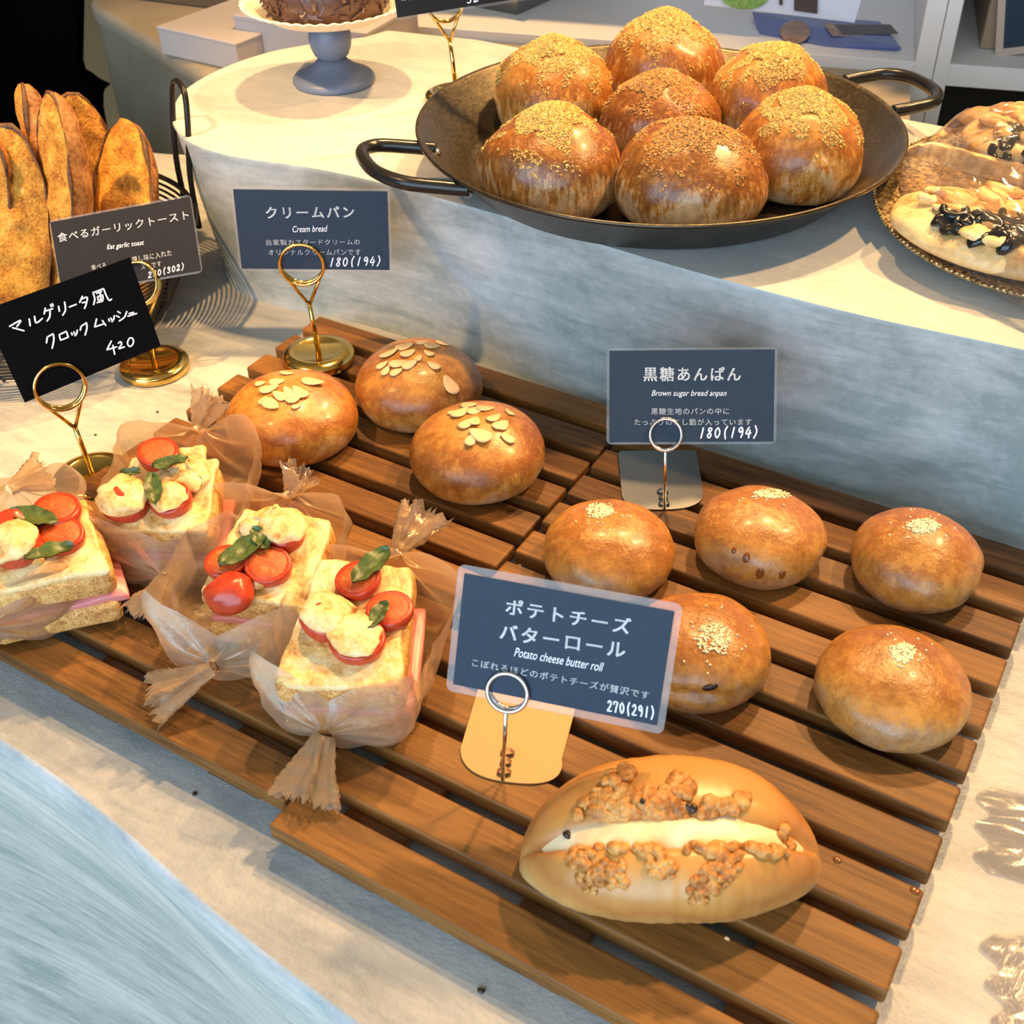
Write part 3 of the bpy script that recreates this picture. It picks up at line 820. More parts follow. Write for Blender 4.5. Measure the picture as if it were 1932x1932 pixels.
TI = dict(bold=0.022, space=1.25); EN = dict(shear=0.3); SM = dict(space=1.15, bold=0.006)
c_cream, _ = sign('slate grey card reading Cream bread, held up against the plaster riser', [(-0.0924, -0.0823, 0.1476), (0.003, -0.0182, 0.1415), (0.0015, -0.022, 0.076), (-0.0939, -0.0861, 0.0815)], (0.0035, 0.0038), 'card', [
    ('クリームパン', (501.6, 401.4), (668.2, 400), 21.6, TI), ('Cream bread', (551.8, 432.4), (618.2, 430.9), 12, EN),
    ('自家製カスタードクリームの', (502.6, 457.4), (678.6, 456.4), 11, SM), ('オリジナルクリームパンです', (506.5, 476), (680.6, 475.7), 11, SM),
    ('price', '180(194)', (619.6, 495), (721.9, 492), 16)])
c_anpan, _ = sign('slate blue card reading Brown sugar bread anpan, on a silver wire clip', [(0.218, -0.0868, 0.1066), (0.3123, -0.0351, 0.1086), (0.3295, -0.0648, 0.0578), (0.2346, -0.1167, 0.0558)], (0.0035, 0.0030), 'card', [
    ('黒糖あんぱん', (1214, 705.9), (1397.7, 705.9), 27, TI), ('Brown sugar bread anpan', (1229.2, 743.3), (1370.8, 743.3), 14, EN),
    ('黒糖生地のパンの中に', (1228.6, 776.1), (1375.7, 775.7), 12.5, SM), ('たっぷりのこし餡が入っています', (1196.7, 796.4), (1418, 796), 12.5, SM),
    ('price', '180(194)', (1317.3, 817), (1433.7, 815), 19, 2.8)])
c_potato, _ = sign('large slate blue card reading Potato cheese butter roll, tilted, in front of the sesame buns', [(0.2596, -0.3248, 0.1237), (0.3641, -0.295, 0.1234), (0.3689, -0.322, 0.0622), (0.2655, -0.3506, 0.0644)], (0.0068, 0.0082), 'card', [
    ('ポテトチーズ', (954.3, 1143.2), (1189.9, 1182.3), 30, TI), ('バターロール', (943.4, 1190.7), (1180.1, 1227), 30, TI),
    ('Potato cheese butter roll', (970.5, 1229.8), (1138.8, 1259.2), 17, EN), ('こぼれるほどのポテトチーズが贅沢です', (890.8, 1249.4), (1224.8, 1312.3), 15, SM),
    ('price', '270(291)', (1144.3, 1331), (1237.4, 1346), 20, 2.6, 0.05)])
c_garlic, _ = sign('charcoal card reading Eat garlic toast, leaning on the wire basket', [(-0.2663, -0.1136, 0.0942), (-0.1566, -0.0613, 0.1195), (-0.1344, -0.0866, 0.07), (-0.2421, -0.1382, 0.0448)], (0.0020, 0.0030), 'card_b', [
    ('食べるガーリックトースト', (108.9, 448.9), (355.8, 404.9), 17.5, dict(bold=0.01, space=1.15)), ('Eat garlic toast', (201.6, 467.6), (272.2, 458.5), 12, EN),
    ('隠し味に入れた', (250, 490.3), (323.5, 476.7), 11.5, SM), ('食べる', (172, 505), (200, 499.5), 10, SM), ('ストです', (266.5, 504), (304, 497), 9.5, SM),
    ('price', '280(302)', (278.4, 519.5), (349.7, 501.5), 11, 1.7, 0.0)])

# the hand-written black card
c_marg = Card(vec([(-0.1405, -0.2718, 0.1247), (-0.0904, -0.1873, 0.1378), (-0.0782, -0.189, 0.0742), (-0.1269, -0.2721, 0.0586)]))
cq = [c_marg.px(*q) for q in ((-32.8, 586.5), (244.9, 485.8), (303, 652), (46.7, 759.2))]
t = thing('handwritten_card', 'plain black card with white handwriting and 420, in front of the wire basket', 'sign', c_marg.c - c_marg.y * c_marg.h / 2)
V = [q + c_marg.n * 0.0005 for q in cq] + [q - c_marg.n * 0.0005 for q in cq]
mesh('card_sheet', *fix(V, [(0, 1, 2, 3), (7, 6, 5, 4), (0, 4, 5, 1), (1, 5, 6, 2), (2, 6, 7, 3), (3, 7, 4, 0)]), M['black_card'], t, False)
HW = [[(80, 1210), (172, 1160), (140, 1212)], [(105, 1222), (198, 1247)], [(242, 1150), (250, 1205)], [(286, 1128), (300, 1182), (350, 1145)],
      [(375, 1060), (366, 1108)], [(372, 1085), (436, 1065)], [(414, 1075), (412, 1130), (390, 1166)], [(418, 1030), (425, 1048)], [(434, 1024), (440, 1042)],
      [(485, 1045), (492, 1085)], [(535, 1010), (542, 1075), (520, 1118)], [(575, 1050), (632, 1028)], [(682, 962), (660, 1012)], [(676, 985), (722, 970), (714, 1025), (700, 1062)], [(682, 1015), (716, 1008)],
      [(770, 930), (785, 985), (775, 1030)], [(770, 932), (858, 898)], [(858, 898), (880, 955), (905, 995), (924, 985)], [(800, 938), (840, 922)], [(808, 965), (850, 950)], [(850, 950), (855, 985)], [(808, 965), (815, 997)], [(815, 997), (855, 985)], [(830, 930), (838, 1008)], [(805, 1014), (852, 1000)],
      [(392, 1298), (385, 1347)], [(390, 1300), (440, 1272)], [(440, 1272), (446, 1320), (432, 1392)], [(490, 1280), (502, 1326)], [(502, 1326), (566, 1300)], [(566, 1300), (550, 1252)], [(550, 1252), (490, 1280)],
      [(592, 1265), (598, 1282)], [(612, 1257), (618, 1274)], [(640, 1243), (636, 1270), (622, 1288)], [(672, 1210), (665, 1242)], [(670, 1212), (716, 1180)], [(716, 1180), (720, 1225), (705, 1282)],
      [(800, 1150), (784, 1216)], [(784, 1216), (864, 1188)], [(848, 1162), (876, 1202)], [(900, 1150), (906, 1167)], [(918, 1142), (924, 1157)], [(947, 1123), (942, 1150), (928, 1172)],
      [(975, 1088), (996, 1100)], [(966, 1123), (987, 1135)], [(988, 1166), (1030, 1135), (1050, 1088)], [(1070, 1105), (1106, 1094)], [(1106, 1094), (1100, 1116)], [(1060, 1126), (1132, 1104)],
      [(922, 1333), (885, 1405)], [(885, 1405), (966, 1380)], [(935, 1368), (950, 1442)], [(980, 1350), (1000, 1338), (1006, 1362), (984, 1396), (1030, 1380)], [(1072, 1308), (1056, 1345), (1070, 1376), (1095, 1366), (1106, 1335), (1095, 1308), (1072, 1308)]]
c_marg.strokes(HW, 3.0, t, 'ink', lambda q: (q[0] * .22777, 340 + q[1] * .22777))

# name card at the top edge of the picture, cut by the frame
bl = at(735, 34, LEDGE + 0.095); d = (at(950, 0, LEDGE + 0.1015) - bl).normalized()
c_top = Card([bl + Vector((0, 0.012, 0.060)), bl + d * 0.107 + Vector((0, 0.012, 0.060)), bl + d * 0.107, bl])
t = thing('name_card', 'charcoal card cut by the top edge, on the brass clip behind the pan', 'sign', c_top.c - c_top.y * c_top.h / 2, 'laminated name cards')
mesh('laminate', *c_top.slab(c_top.w + 0.004, c_top.h + 0.004, 0.0008, 0, 0.0035), M['laminate'], t, False)
mesh('printed_sheet', *c_top.slab(c_top.w, c_top.h, 0.0010, 0, 0.0003), M['card_b'], t, False)
c_top.write('コク', (757, -3), (778, -6), 11, t, **SM)
c_top.digits('32', (880, 0), (905, -5), 14, t)


# ------------------------------------------------------------------ clip stands
def ring(c, ax_x, ax_y, R, r, n=40, squash=1.0):
    return tube([c + ax_x * (R * math.cos(2 * PI * k / n)) + ax_y * (R * squash * math.sin(2 * PI * k / n)) for k in range(n)], r, 10, True)


def brass_stand(label, base, loop, card, R=0.0165, Rb=0.0285):
    """round weighted foot, tapered stem, forked wire and double ring gripping the card"""
    base = Vector(base); loop = Vector(loop)
    t = thing('brass_clip_stand', label, 'card stand', base, 'brass clip stands')
    prof = [(0, 0), (Rb - .001, 0), (Rb, .0012), (Rb, .0062), (Rb - .0016, .0078), (Rb * .70, .0102), (Rb * .66, .0098), (Rb * .64, .0094), (0, .0094)]
    mesh('foot', *lathe(prof, base, 64), M['gold'], t)
    b = base + Vector((0, 0, .0094)); up = (loop - b).normalized(); J = b + up * ((loop - b).length - R * 2.15)
    mesh('stem', *tube([b, b.lerp(J, .5), J], [.0021, .0020, .0017], 12), M['gold'], t)
    side = card.x; n = card.n
    y = n.cross(side).normalized()
    for sgn in (1, -1):
        off = n * (0.0024 * sgn)
        c = loop + off
        a0 = math.radians(200) if sgn > 0 else math.radians(-20)
        tip = c + side * (R * math.cos(a0)) + y * (R * math.sin(a0))
        mb = MB().add(*ring(c, side, y, R, .00135)); mb.add(*tube([J, J.lerp(tip, .5), tip], .00135, 8))
        mb.build('ring', M['gold'], t)
    return t


brass_stand('brass clip stand holding the Cream bread card, foot on the tray beside the almond buns', (-0.052, -0.0571, TOP), (-0.0547, -0.0595, TOP + 0.0855), c_cream, 0.0165)
brass_stand('brass clip stand standing on the plaster, between wire basket and black card', (-0.1839, -0.1118, TABLE), (-0.1821, -0.1096, TOP + 0.0586), c_garlic)
brass_stand('brass clip stand in front of the black handwritten card, foot behind the bagged toasts', (-0.1125, -0.2477, TABLE), (-0.1147, -0.2508, TOP + 0.0637), c_marg, 0.0165)
bt = at(862, 190, LEDGE); brass_stand('brass clip stand rising behind the rim of the black pan', bt, Vector((0, 0, 0)) + on_plane(839, 4, bt, Vector((0.51, -0.86, 0))), c_top, 0.0155)


def plate_stand(label, stem, ring_c, corners, card, R=0.0125, pm='steel'):
    """flat sheet-steel plate with punched tabs, upright wire and ring"""
    stem = Vector(stem)
    t = thing('steel_clip_stand', label, 'card stand', stem, 'plate clip stands')
    z = TOP + 0.0004
    tl, tr, r, m, l = [at(*q, z + 0.0008) for q in corners]
    mc = (l + r) / 2; ha = (r - l) / 2; hb_ = m - mc
    arc = [mc + ha * (math.copysign(abs(math.cos(q)) ** .78, math.cos(q))) + hb_ * (abs(math.sin(q)) ** .78) for q in [PI * j / 36 for j in range(37)]]
    tlr = [tl + (l - tl) * .05, tl + (tr - tl) * .04]; trr = [tr + (tl - tr) * .04, tr + (r - tr) * .05]
    ol = arc + tlr + trr; n = len(ol)
    V = [Vector((p.x, p.y, z + .0008)) for p in ol] + [Vector((p.x, p.y, z)) for p in ol]
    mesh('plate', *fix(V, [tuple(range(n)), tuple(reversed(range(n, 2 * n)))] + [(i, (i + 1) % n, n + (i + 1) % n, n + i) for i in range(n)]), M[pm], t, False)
    back = ((tl + tr) / 2 - m); back.z = 0; back.normalize(); sd = back.cross(Vector((0, 0, 1)))
    for k in range(3):   # tabs bent up out of the sheet
        o = stem + back * (0.003 + 0.0065 * k) + Vector((0, 0, .001)); s = sd * (.0038 * (1 if k % 2 == 0 else .8))
        A = [o + s * (j / 4 - 1) * 1.0 + Vector((0, 0, .0028 * math.sin(PI * j / 8))) for j in range(9)]
        B = [a + back * .0032 + Vector((0, 0, -.0006)) for a in A]
        mesh('tab', *loft(A, B), M[pm], t)
    rc = Vector(ring_c); y = card.y
    J = rc - y * R
    mesh('wire', *tube([stem + Vector((0, 0, .0006)), stem.lerp(J, .5), J], .0011, 10), M['chrome'], t)
    mesh('ring', *ring(rc + card.n * .0020, card.x, y, R, .0012), M['chrome'], t)
    mesh('ring', *ring(rc - card.n * .0020, card.x, y, R, .0012), M['chrome'], t)


plate_stand('silver plate clip stand holding the anpan card, in front of the plaster riser', (0.2696, -0.0941, TOP + .0012), (0.2662, -0.0954, TOP + 0.0617), [(1166, 850.5), (1313.7, 849), (1326, 925), (1254, 961), (1173, 929)], c_anpan, 0.0100)
plate_stand('clip stand with a steel plate at the front, a warm reflection painted into its colour, holding the potato cheese roll card', (0.2921, -0.3419, TOP + .0012), (0.2952, -0.3399, TOP + 0.0691), [(905, 1290), (1087, 1331), (1060, 1432), (967, 1476), (869, 1412)], c_potato, 0.0100, 'warm_reflect_plate')

# ------------------------------------------------------------------ bagged toasts (croque monsieur)
def bag_and_toast(k, Nf, Tf, Nb, Tb, fm, bm_, zf, zb, hw, toms, basils, blobs, toast_label, bag_label, hb=0.064):
    """Nf/Nb: twisted necks, Tf/Tb: tips of the tails; fm/bm_: middle of front and back edge of the upper slice"""
    nf = at(*Nf[:2], TOP + Nf[2]); nb = at(*Nb[:2], TOP + Nb[2]); tf = at(*Tf[:2], TOP + Tf[2]); tb = at(*Tb[:2], TOP + Tb[2])
    F0 = at(*fm, TOP + zf); B0 = at(*bm_, TOP + zb)
    ax_l = (B0 - F0); ln = ax_l.length
    side = ax_l.cross(Vector((0, 0, 1))).normalized(); up = side.cross(ax_l).normalized()
    ax = (side, ax_l.normalized(), up); mid = (F0 + B0) / 2
    t = thing('croque_toast', toast_label, 'sandwich', (mid.x, mid.y, TOP + .002), 'bagged croque toasts')
    th = 0.0105
    sd = k * 3.1
    def wob(q): return (q.x * (1 - .11 * q.y / (ln / 2)) * (1 + .04 * nz((q.x * 40, q.y * 40, 0), 1, sd)), q.y * (1 + .03 * nz((q.x * 30, q.y * 30, 3), 1, sd)), q.z + .0012 * nz((q.x * 60, q.y * 60, q.z * 60), 1, sd))
    mesh('bread_slice', *rbox(mid - up * th, ax, (hw, ln / 2, th), .0065, 12, wob), M['bread'], t)
    lo = Vector((mid.x, mid.y, TOP + .0125)); ax2 = frame(side, Vector((up.x * .3, up.y * .3, 1)))
    ax2 = (ax2[0], ax2[1], ax2[2])
    mesh('bread_slice', *rbox(lo, ax2, (hw * .97, ln * .46, .0085), .005, 10, wob), M['bread'], t)
    mz = (mid - up * 2 * th + lo) / 2
    mesh('ham', *rbox(mz + Vector((0, 0, .001)) + side * .004, ax2, (hw * 1.03, ln * .45, .0030), .0020, 8, lambda q: (q.x * (1 - .11 * q.y / (ln / 2)), q.y, q.z + .003 * nz((q.x * 70, q.y * 70, 0), 1, sd + 4))), M['ham'], t)
    # cheese sheet melted over the upper slice
    def chw(q):
        e = 1 + .10 * nz((q.x * 45, q.y * 45, 1), 1, sd + 8)
        return (q.x * (1 - .11 * q.y / (ln / 2)) * e, q.y * e, q.z + .0022 * nz((q.x * 55, q.y * 55, 0), 1, sd + 2) + .0016 * nz((q.x * 150, q.y * 150, 0), 1, sd + 2))
    mb = MB().add(*rbox(mid + up * .0004, ax, (hw * .95, ln * .485, .0026), .0024, 28, chw))
    mb.build('melted_cheese', M['cheese'], t); bv = mb.bvh()
    for j, (px, py, s, kind) in enumerate(toms):
        p, n = hit(bv, px, py)
        if p is None: p = on_plane(px, py, mid, up)
        tl = Vector((math.sin(j * 2.1) * .35, math.cos(j * 1.7) * .35 - .25, 1)).normalized()
        x, y, z = frame(Vector((1, .3 * j, 0)), (up + tl * .5))
        r = 0.0138 * s
        c = p + up * r * .38
        if kind in (0, 3):     # cut face up
            V, F = ellipsoid(c, (x, y, z), (r, r * .92, r * .95), 22, 14)
            V = [v if (v - c).dot(z) < r * .18 else v - z * ((v - c).dot(z) - r * .18) for v in V]
            o = mesh('tomato', V, F, M['tomato'], t)
            mesh('tomato_flesh', *ellipsoid(c + z * r * .17, (x, y, z), (r * .84, r * .78, r * .10), 18, 8), M['tomato_in'], o)
        else:
            V, F = ellipsoid(c, (x, y, z), (r, r * .9, r * .75), 22, 14)
            V = [v + (v - c) * .16 * nz((v - c) * 110, 1, j) for v in V]
            mesh('tomato', V, F, M['tomato'], t)
        if kind == 2:     # cheese run over it
            V, F = ellipsoid(c + z * r * .42, (x, y, z), (r * 1.02, r * .98, r * .38), 36, 18)
            V = [v + (x * nz(v * 160, 1, j) + y * nz(v * 150, 1, j + 3)) * r * .20 + z * nz(v * 110, 1, j) * r * .12 for v in V]
            mesh('melted_cheese', V, F, M['cheese'], t)
        if kind == 3:
            V, F = ellipsoid(c + z * r * .24, (x, y, z), (r * .92, r * .86, r * .17), 36, 12)
            V = [v + (x * nz(v * 160, 1, j) + y * nz(v * 150, 1, j + 3)) * r * .18 + z * nz(v * 120, 1, j) * r * .08 for v in V]
            mesh('melted_cheese', V, F, M['cheese'], t)
    for j, (px, py, s) in enumerate(blobs):
        p, n = hit(bv, px, py)
        if p is None: p = on_plane(px, py, mid, up)
        V, F = ellipsoid(p + up * .003, frame(side, up), (.011 * s, .014 * s, .0042), 36, 16)
        V = [v + (side * nz(v * 120, 1, j) + ax[1] * nz(v * 110, 1, j + 9) + up * .5 * nz(v * 190, 1, j + 3)) * .006 * s for v in V]
        mesh('melted_cheese', V, F, M['cheese'], t)
    for j, (px, py, a, s) in enumerate(basils):
        p, n = hit(bv, px, py)
        if p is None: p = on_plane(px, py, mid, up)
        x, y, z = frame(side * math.cos(a) + ax[1] * math.sin(a), up)
        V = []; F = []; nn = 10
        for i in range(nn + 1):
            u = i / nn * 2 - 1; w = .0050 * s * (1 - u * u) ** .6 + .0004
            for q, m in enumerate((-1, -.5, 0, .5, 1)):
                b = p + x * (u * .0125 * s) + y * (m * w) + z * (.0115 + .002 * abs(m) + .0028 * nz((u * 3, m * 2, j), 1, sd))
                V.append(b)
        for i in range(nn):
            for q in range(4): F.append((i * 5 + q, i * 5 + q + 1, i * 5 + q + 6, i * 5 + q + 5))
        V2 = [v - z * .0006 for v in V]; L = len(V)
        F2 = [tuple(reversed([i + L for i in f])) for f in F]
        mesh('basil_leaf', V + V2, F + F2, M['basil'], t)
    # ---- the bag
    main = (nb - nf); main.z = 0; L = main.length; md = main.normalized(); sx = Vector((0, 0, 1)).cross(md) * -1
    bag = thing('paper_bag', bag_label, 'bag', ((nf + nb) / 2).xy.to_3d() + Vector((0, 0, TOP)), 'waxed paper bags')
    wb = hw + .0125
    def section(u):
        """centre, half width, half height, opening angle for u in 0..1 between the necks"""
        e = min(u, 1 - u) * 2
        s = max(0, min(1, e / .30)); s = s * s * (3 - 2 * s)
        w = .0042 + (wb - .0042) * s ** .8
        zc = nf.z * (1 - u) + nb.z * u
        hgt = .0042 + (hb / 2 - .0042) * s
        cz = zc * (1 - s) + (TOP + hgt + .0010) * s
        cen = nf.lerp(nb, u); cen.z = cz
        ang = PI * (1 - .42 * max(0, min(1, (e - .16) / .20)) ** .7)
        return cen, w, hgt, ang, s
    nu, nv = 90, 72
    V = []; F = []
    for i in range(nu + 1):
        u = i / nu; cen, w, hgt, ang, s = section(u)
        for j in range(nv + 1):
            ph = (j / nv * 2 - 1) * ang
            ex = .62 + .38 * (1 - s)
            cx = math.copysign(abs(math.sin(ph)) ** ex, math.sin(ph)) * w; cz_ = -math.copysign(abs(math.cos(ph)) ** ex, math.cos(ph)) * hgt
            if abs(ph) > PI / 2: cx *= 1 + .06 * s
            pl = 1 + (.30 * math.sin(ph * 7 + k) * (1 - s) * min(1, s * 4 + .3))
            p = cen + sx * (cx * pl) + Vector((0, 0, cz_ * pl))
            wr = .0042 * s + .0006
            p += (sx * nz(p * 38, 1, sd + 1) * wr * .8 + Vector((0, 0, 1)) * nz(p * 42, 1, sd + 6) * wr * (1 if abs(ph) > 1.2 else .25)) + (sx + Vector((0, 0, .6))) * nz(p * 95, 1, sd) * .0016
            if p.z < TOP + .0006: p.z = TOP + .0006
            V.append(p)
    for i in range(nu):
        for j in range(nv): a = i * (nv + 1) + j; F.append((a, a + 1, a + nv + 2, a + nv + 1))
    mesh('wrap', V, F, M['bag'], bag)
    for (nk, tp, ph0) in ((nf, tf, 0.3), (nb, tb, 1.4)):
        d = tp - nk; V = []; F = []; m = 20; n = 40
        t3 = frame(Vector((0, 0, 1)).cross(d), d)
        for i in range(m + 1):
            u = i / m; r0 = .0042 + .0078 * u ** 1.3
            c = nk + d * u
            for j in range(n + 1):
                a = 2 * PI * j / n + ph0 + 1.2 * u
                rr = r0 * (1 + .42 * math.sin(5 * a + k) * min(1, u * 2 + .15) + .22 * math.sin(9 * a + 2 * k))
                p = c + t3[0] * (math.cos(a) * rr * 1.15) + t3[1] * (math.sin(a) * rr * .60)
                if i == m: p += d.normalized() * (.0022 * (1 if j % 2 else -1))
                p += Vector((nz(p * 120, 1, sd), nz(p * 120, 1, sd + 3), nz(p * 120, 1, sd + 5))) * .0016
                if p.z < TOP + .0008 and p.y > -0.44: p.z = TOP + .0008 + abs(nz(p * 90)) * .001
                V.append(p)
        for i in range(m):
            for j in range(n): a = i * (n + 1) + j; F.append((a, a + 1, a + n + 2, a + n + 1))
        mesh('twisted_end', V, F, M['bag'], bag)


bag_and_toast(1, (612, 1385, .022), (572, 1512, .004), (745, 1045, .040), (806, 968, .050), (634, 1303), (690, 1062), .044, .058, .0315,
              [(616, 1180, 1.0, 2), (676, 1218, 1.12, 3), (678, 1105, .95, 0), (737, 1162, .95, 0)], [(705, 1092, 1.0, 1.2), (717, 1185, 1.2, .8)], [(700, 1085, .9), (640, 1160, .8)],
              'cherry tomato croque toast nearest the potato roll card, two tomatoes under white cheese', 'waxed paper bag around the rightmost croque toast, tail over the tray seam')
bag_and_toast(2, (402, 1258, .024), (292, 1322, .008), (548, 935, .036), (566, 888, .052), (478, 1140), (545, 970), .042, .056, .0320,
              [(540, 1015, 1.0, 2), (510, 1078, 1.0, 0), (437, 1130, 1.05, 1), (430, 1070, .9, 0)], [(468, 1060, .9, 1.3), (500, 1040, 2.4, .8)], [(505, 1005, 1.2), (480, 1050, .9), (452, 1118, .55), (500, 1090, .6)],
              'cherry tomato croque toast between the other bagged ones, with a long green basil leaf', 'waxed paper bag around the croque toast second from right, crumpled clear end in front')
bag_and_toast(3, (312, 1090, .020), (276, 1165, .008), (372, 812, .036), (398, 745, .058), (290, 1010), (332, 868), .042, .056, .0320,
              [(303, 866, 1.0, 0), (240, 958, 1.1, 2), (326, 952, .95, 3)], [(330, 895, .4, .9), (300, 945, 1.9, 1.0), (256, 915, .2, .5)], [(345, 910, 1.3), (320, 900, 1.0), (365, 870, .8)],
              'cherry tomato croque toast furthest back, next to the almond bun', 'waxed paper bag around the croque toast below the almond bun, twisted end standing up')
bag_and_toast(4, (-20, 1190, .026), (-85, 1240, .012), (20, 922, .030), (88, 888, .034), (84, 1108), (72, 958), .044, .054, .0345,
              [(112, 975, 1.05, 0), (120, 1022, 1.0, 0), (35, 1045, 1.1, 2), (30, 1000, .9, 1)], [(75, 1000, 2.6, 1.2), (103, 1066, .1, 1.1)], [(60, 1040, .8)],
              'cherry tomato croque toast cut by the left edge of the picture', 'waxed paper bag around the leftmost croque toast, overhanging the front of the tray')

# ------------------------------------------------------------------ potato cheese roll
A = at(985, 1592, TOP + .020); B = at(1549, 1592, TOP + .020); xd = (B - A); xd.z = 0; Lr = xd.length / 2; xd.normalize()
yd = Vector((0, 0, 1)).cross(xd); cr = (A + B) / 2; cr.z = TOP


def roll_mat():
    t = NT('milk_roll_crust'); z = t.math('DIVIDE', t.z(), 0.045); a = t.noise(t.coord(), 22, 3); f = t.noise(t.coord((1, 1, .3)), 120, 4)
    v = t.math('ADD', z, t.math('MULTIPLY', t.math('SUBTRACT', a, .5), .9)); v = t.math('ADD', v, t.math('MULTIPLY', t.math('SUBTRACT', f, .5), .3))
    c = t.ramp(v, [(0.05, (0.72, 0.46, 0.19)), (0.32, (0.60, 0.31, 0.095)), (0.6, (0.44, 0.175, 0.042)), (0.95, (0.60, 0.29, 0.070))])
    t.p(Base_Color=c, Roughness=0.36, Coat_Weight=0.15, Coat_Roughness=0.3); t.bump(f, .12, .001); return t.m


M['roll'] = roll_mat()
t = thing('potato_cheese_roll', 'long split bread roll with potato cream and browned cheese, at the front', 'bread', cr)
WR, HR = 0.041, 0.047
V = []; F = []; nu, nv = 90, 64


def roll_pt(u, ph, puff=0.0):
    """u -1..1 along the loaf, ph angle from straight down"""
    e = max(0.0, 1 - abs(u) ** 2.3); w = WR * e ** .62 + .0012; hgt = (HR / 2) * e ** .5 + .002
    cz = TOP + .0005 + hgt * (1 - .0)
    ex = .84
    cx = math.copysign(abs(math.sin(ph)) ** ex, math.sin(ph)) * w; zz = -math.copysign(abs(math.cos(ph)) ** .9, math.cos(ph)) * hgt
    p = cr + xd * (u * Lr * 1.02) + yd * cx; p.z = cz + zz
    # the slit along the top
    g = cx / max(w, 1e-6); k = math.exp(-((g + .30) / .17) ** 2) * (1 if abs(ph) > PI / 2 else 0) * e ** .4
    p.z -= .0115 * k
    pn = Vector((u * 3, cx * 30, zz * 30))
    wr = math.sin(u * 60 + 9 * nz((u * 5, cx * 40, 1))) * .00022 * e * max(0, math.sin(abs(ph)))
    p += (yd * math.sin(ph) + Vector((0, 0, -math.cos(ph)))) * (.0013 * nz(pn, .9, 3) + wr + puff)
    if p.z < TOP + .0003: p.z = TOP + .0003
    return p


for i in range(nu + 1):
    for j in range(nv): V.append(roll_pt(i / nu * 2 - 1, j / nv * 2 * PI - PI + 1e-4))
for i in range(nu):
    for j in range(nv): F.append((i * nv + j, i * nv + (j + 1) % nv, (i + 1) * nv + (j + 1) % nv, (i + 1) * nv + j))
F.append(tuple(range(nv))); F.append(tuple(reversed([nu * nv + j for j in range(nv)])))
V, F = fix(V, F)
mb = MB().add(V, F); mb.build('roll', M['roll'], t); bv = mb.bvh()
# cream filling lying in the slit
V = []; F = []; nu2, nw = 70, 14
for i in range(nu2 + 1):
    u = (i / nu2 * 2 - 1) * .985
    e = max(0, 1 - abs(u / .99) ** 3); ee = max(0, 1 - abs(u) ** 2.3); wl = WR * ee ** .62 + .0012; fy = -.30 * wl
    fz = TOP + HR / 2 * ee ** .5 * (1 + (1 - min(1, abs(fy / wl)) ** 2.2) ** .45)
    for j in range(nw):
        a = 2 * PI * j / nw; hw_ = (.0112 + .0026 * nz((u * 4, 0, 0), 1, 2)) * e ** .28 + .0012
        p = cr + xd * (u * Lr * 1.0) + yd * (math.cos(a) * hw_ + fy + .0022 * nz((u * 5, 5, 1))); p.z = fz - .0046 - math.cos(a) * -.0016 + math.sin(a) * (.0068 + .0016 * nz((u * 7, j * .4, 0))) * (e ** .5 * .9 + .1)
        V.append(p)
for i in range(nu2):
    for j in range(nw): F.append((i * nw + j, i * nw + (j + 1) % nw, (i + 1) * nw + (j + 1) % nw, (i + 1) * nw + j))
F.append(tuple(range(nw))); F.append(tuple(nu2 * nw + j for j in range(nw)))
mesh('potato_filling', *fix(V, F), M['filling'], t)
g = random.Random(4)


def cheese_patch(pts, r, lift=.0012, mat='brown_cheese', name='browned_cheese', n=1):
    mb = MB()
    for px, py in pts:
        for q in range(n):
            p, nn = hit(bv, px + g.uniform(-8, 8), py + g.uniform(-8, 8))
            if p is None: continue
            rr = r * g.uniform(.8, 1.6); x, y, z = frame(Vector((g.uniform(-1, 1), g.uniform(-1, 1), .1)), nn)
            V, F = ellipsoid(p + nn * lift * .5, (x, y, z), (rr, rr * .8, rr * .62), 12, 8)
            mb.add([v + (v - p) * .2 * nz(v * 400) for v in V], F)
    if mb.V: return mb.build(name, M[mat], t)


def line(a, b, n): return [(a[0] + (b[0] - a[0]) * i / (n - 1), a[1] + (b[1] - a[1]) * i / (n - 1)) for i in range(n)]


# above the slit
cheese_patch([(1158, 1470), (1172, 1462), (1184, 1452), (1185, 1466), (1165, 1480), (1150, 1478)], .0032, .003, n=2)
cheese_patch([(x, y) for x in range(1130, 1290, 13) for y in (1500, 1512, 1524, 1536) if not (x < 1150 and y < 1505)], .0029, .0022, n=2)
cheese_patch([(1105, 1513), (1118, 1506), (1128, 1495), (1140, 1500), (1112, 1520), (1095, 1540)], .0026, .002, n=2)
cheese_patch([(1270, 1473), (1285, 1470), (1296, 1480), (1278, 1484), (1290, 1492)], .0031, .003, n=2)
cheese_patch(line((1322, 1535), (1400, 1515), 7) + line((1330, 1528), (1390, 1512), 5), .0030, .002, n=2)
cheese_patch([(1215, 1515), (1230, 1522), (1295, 1520), (1300, 1528)], .0022, .004, 'burnt', 'burnt_cheese')
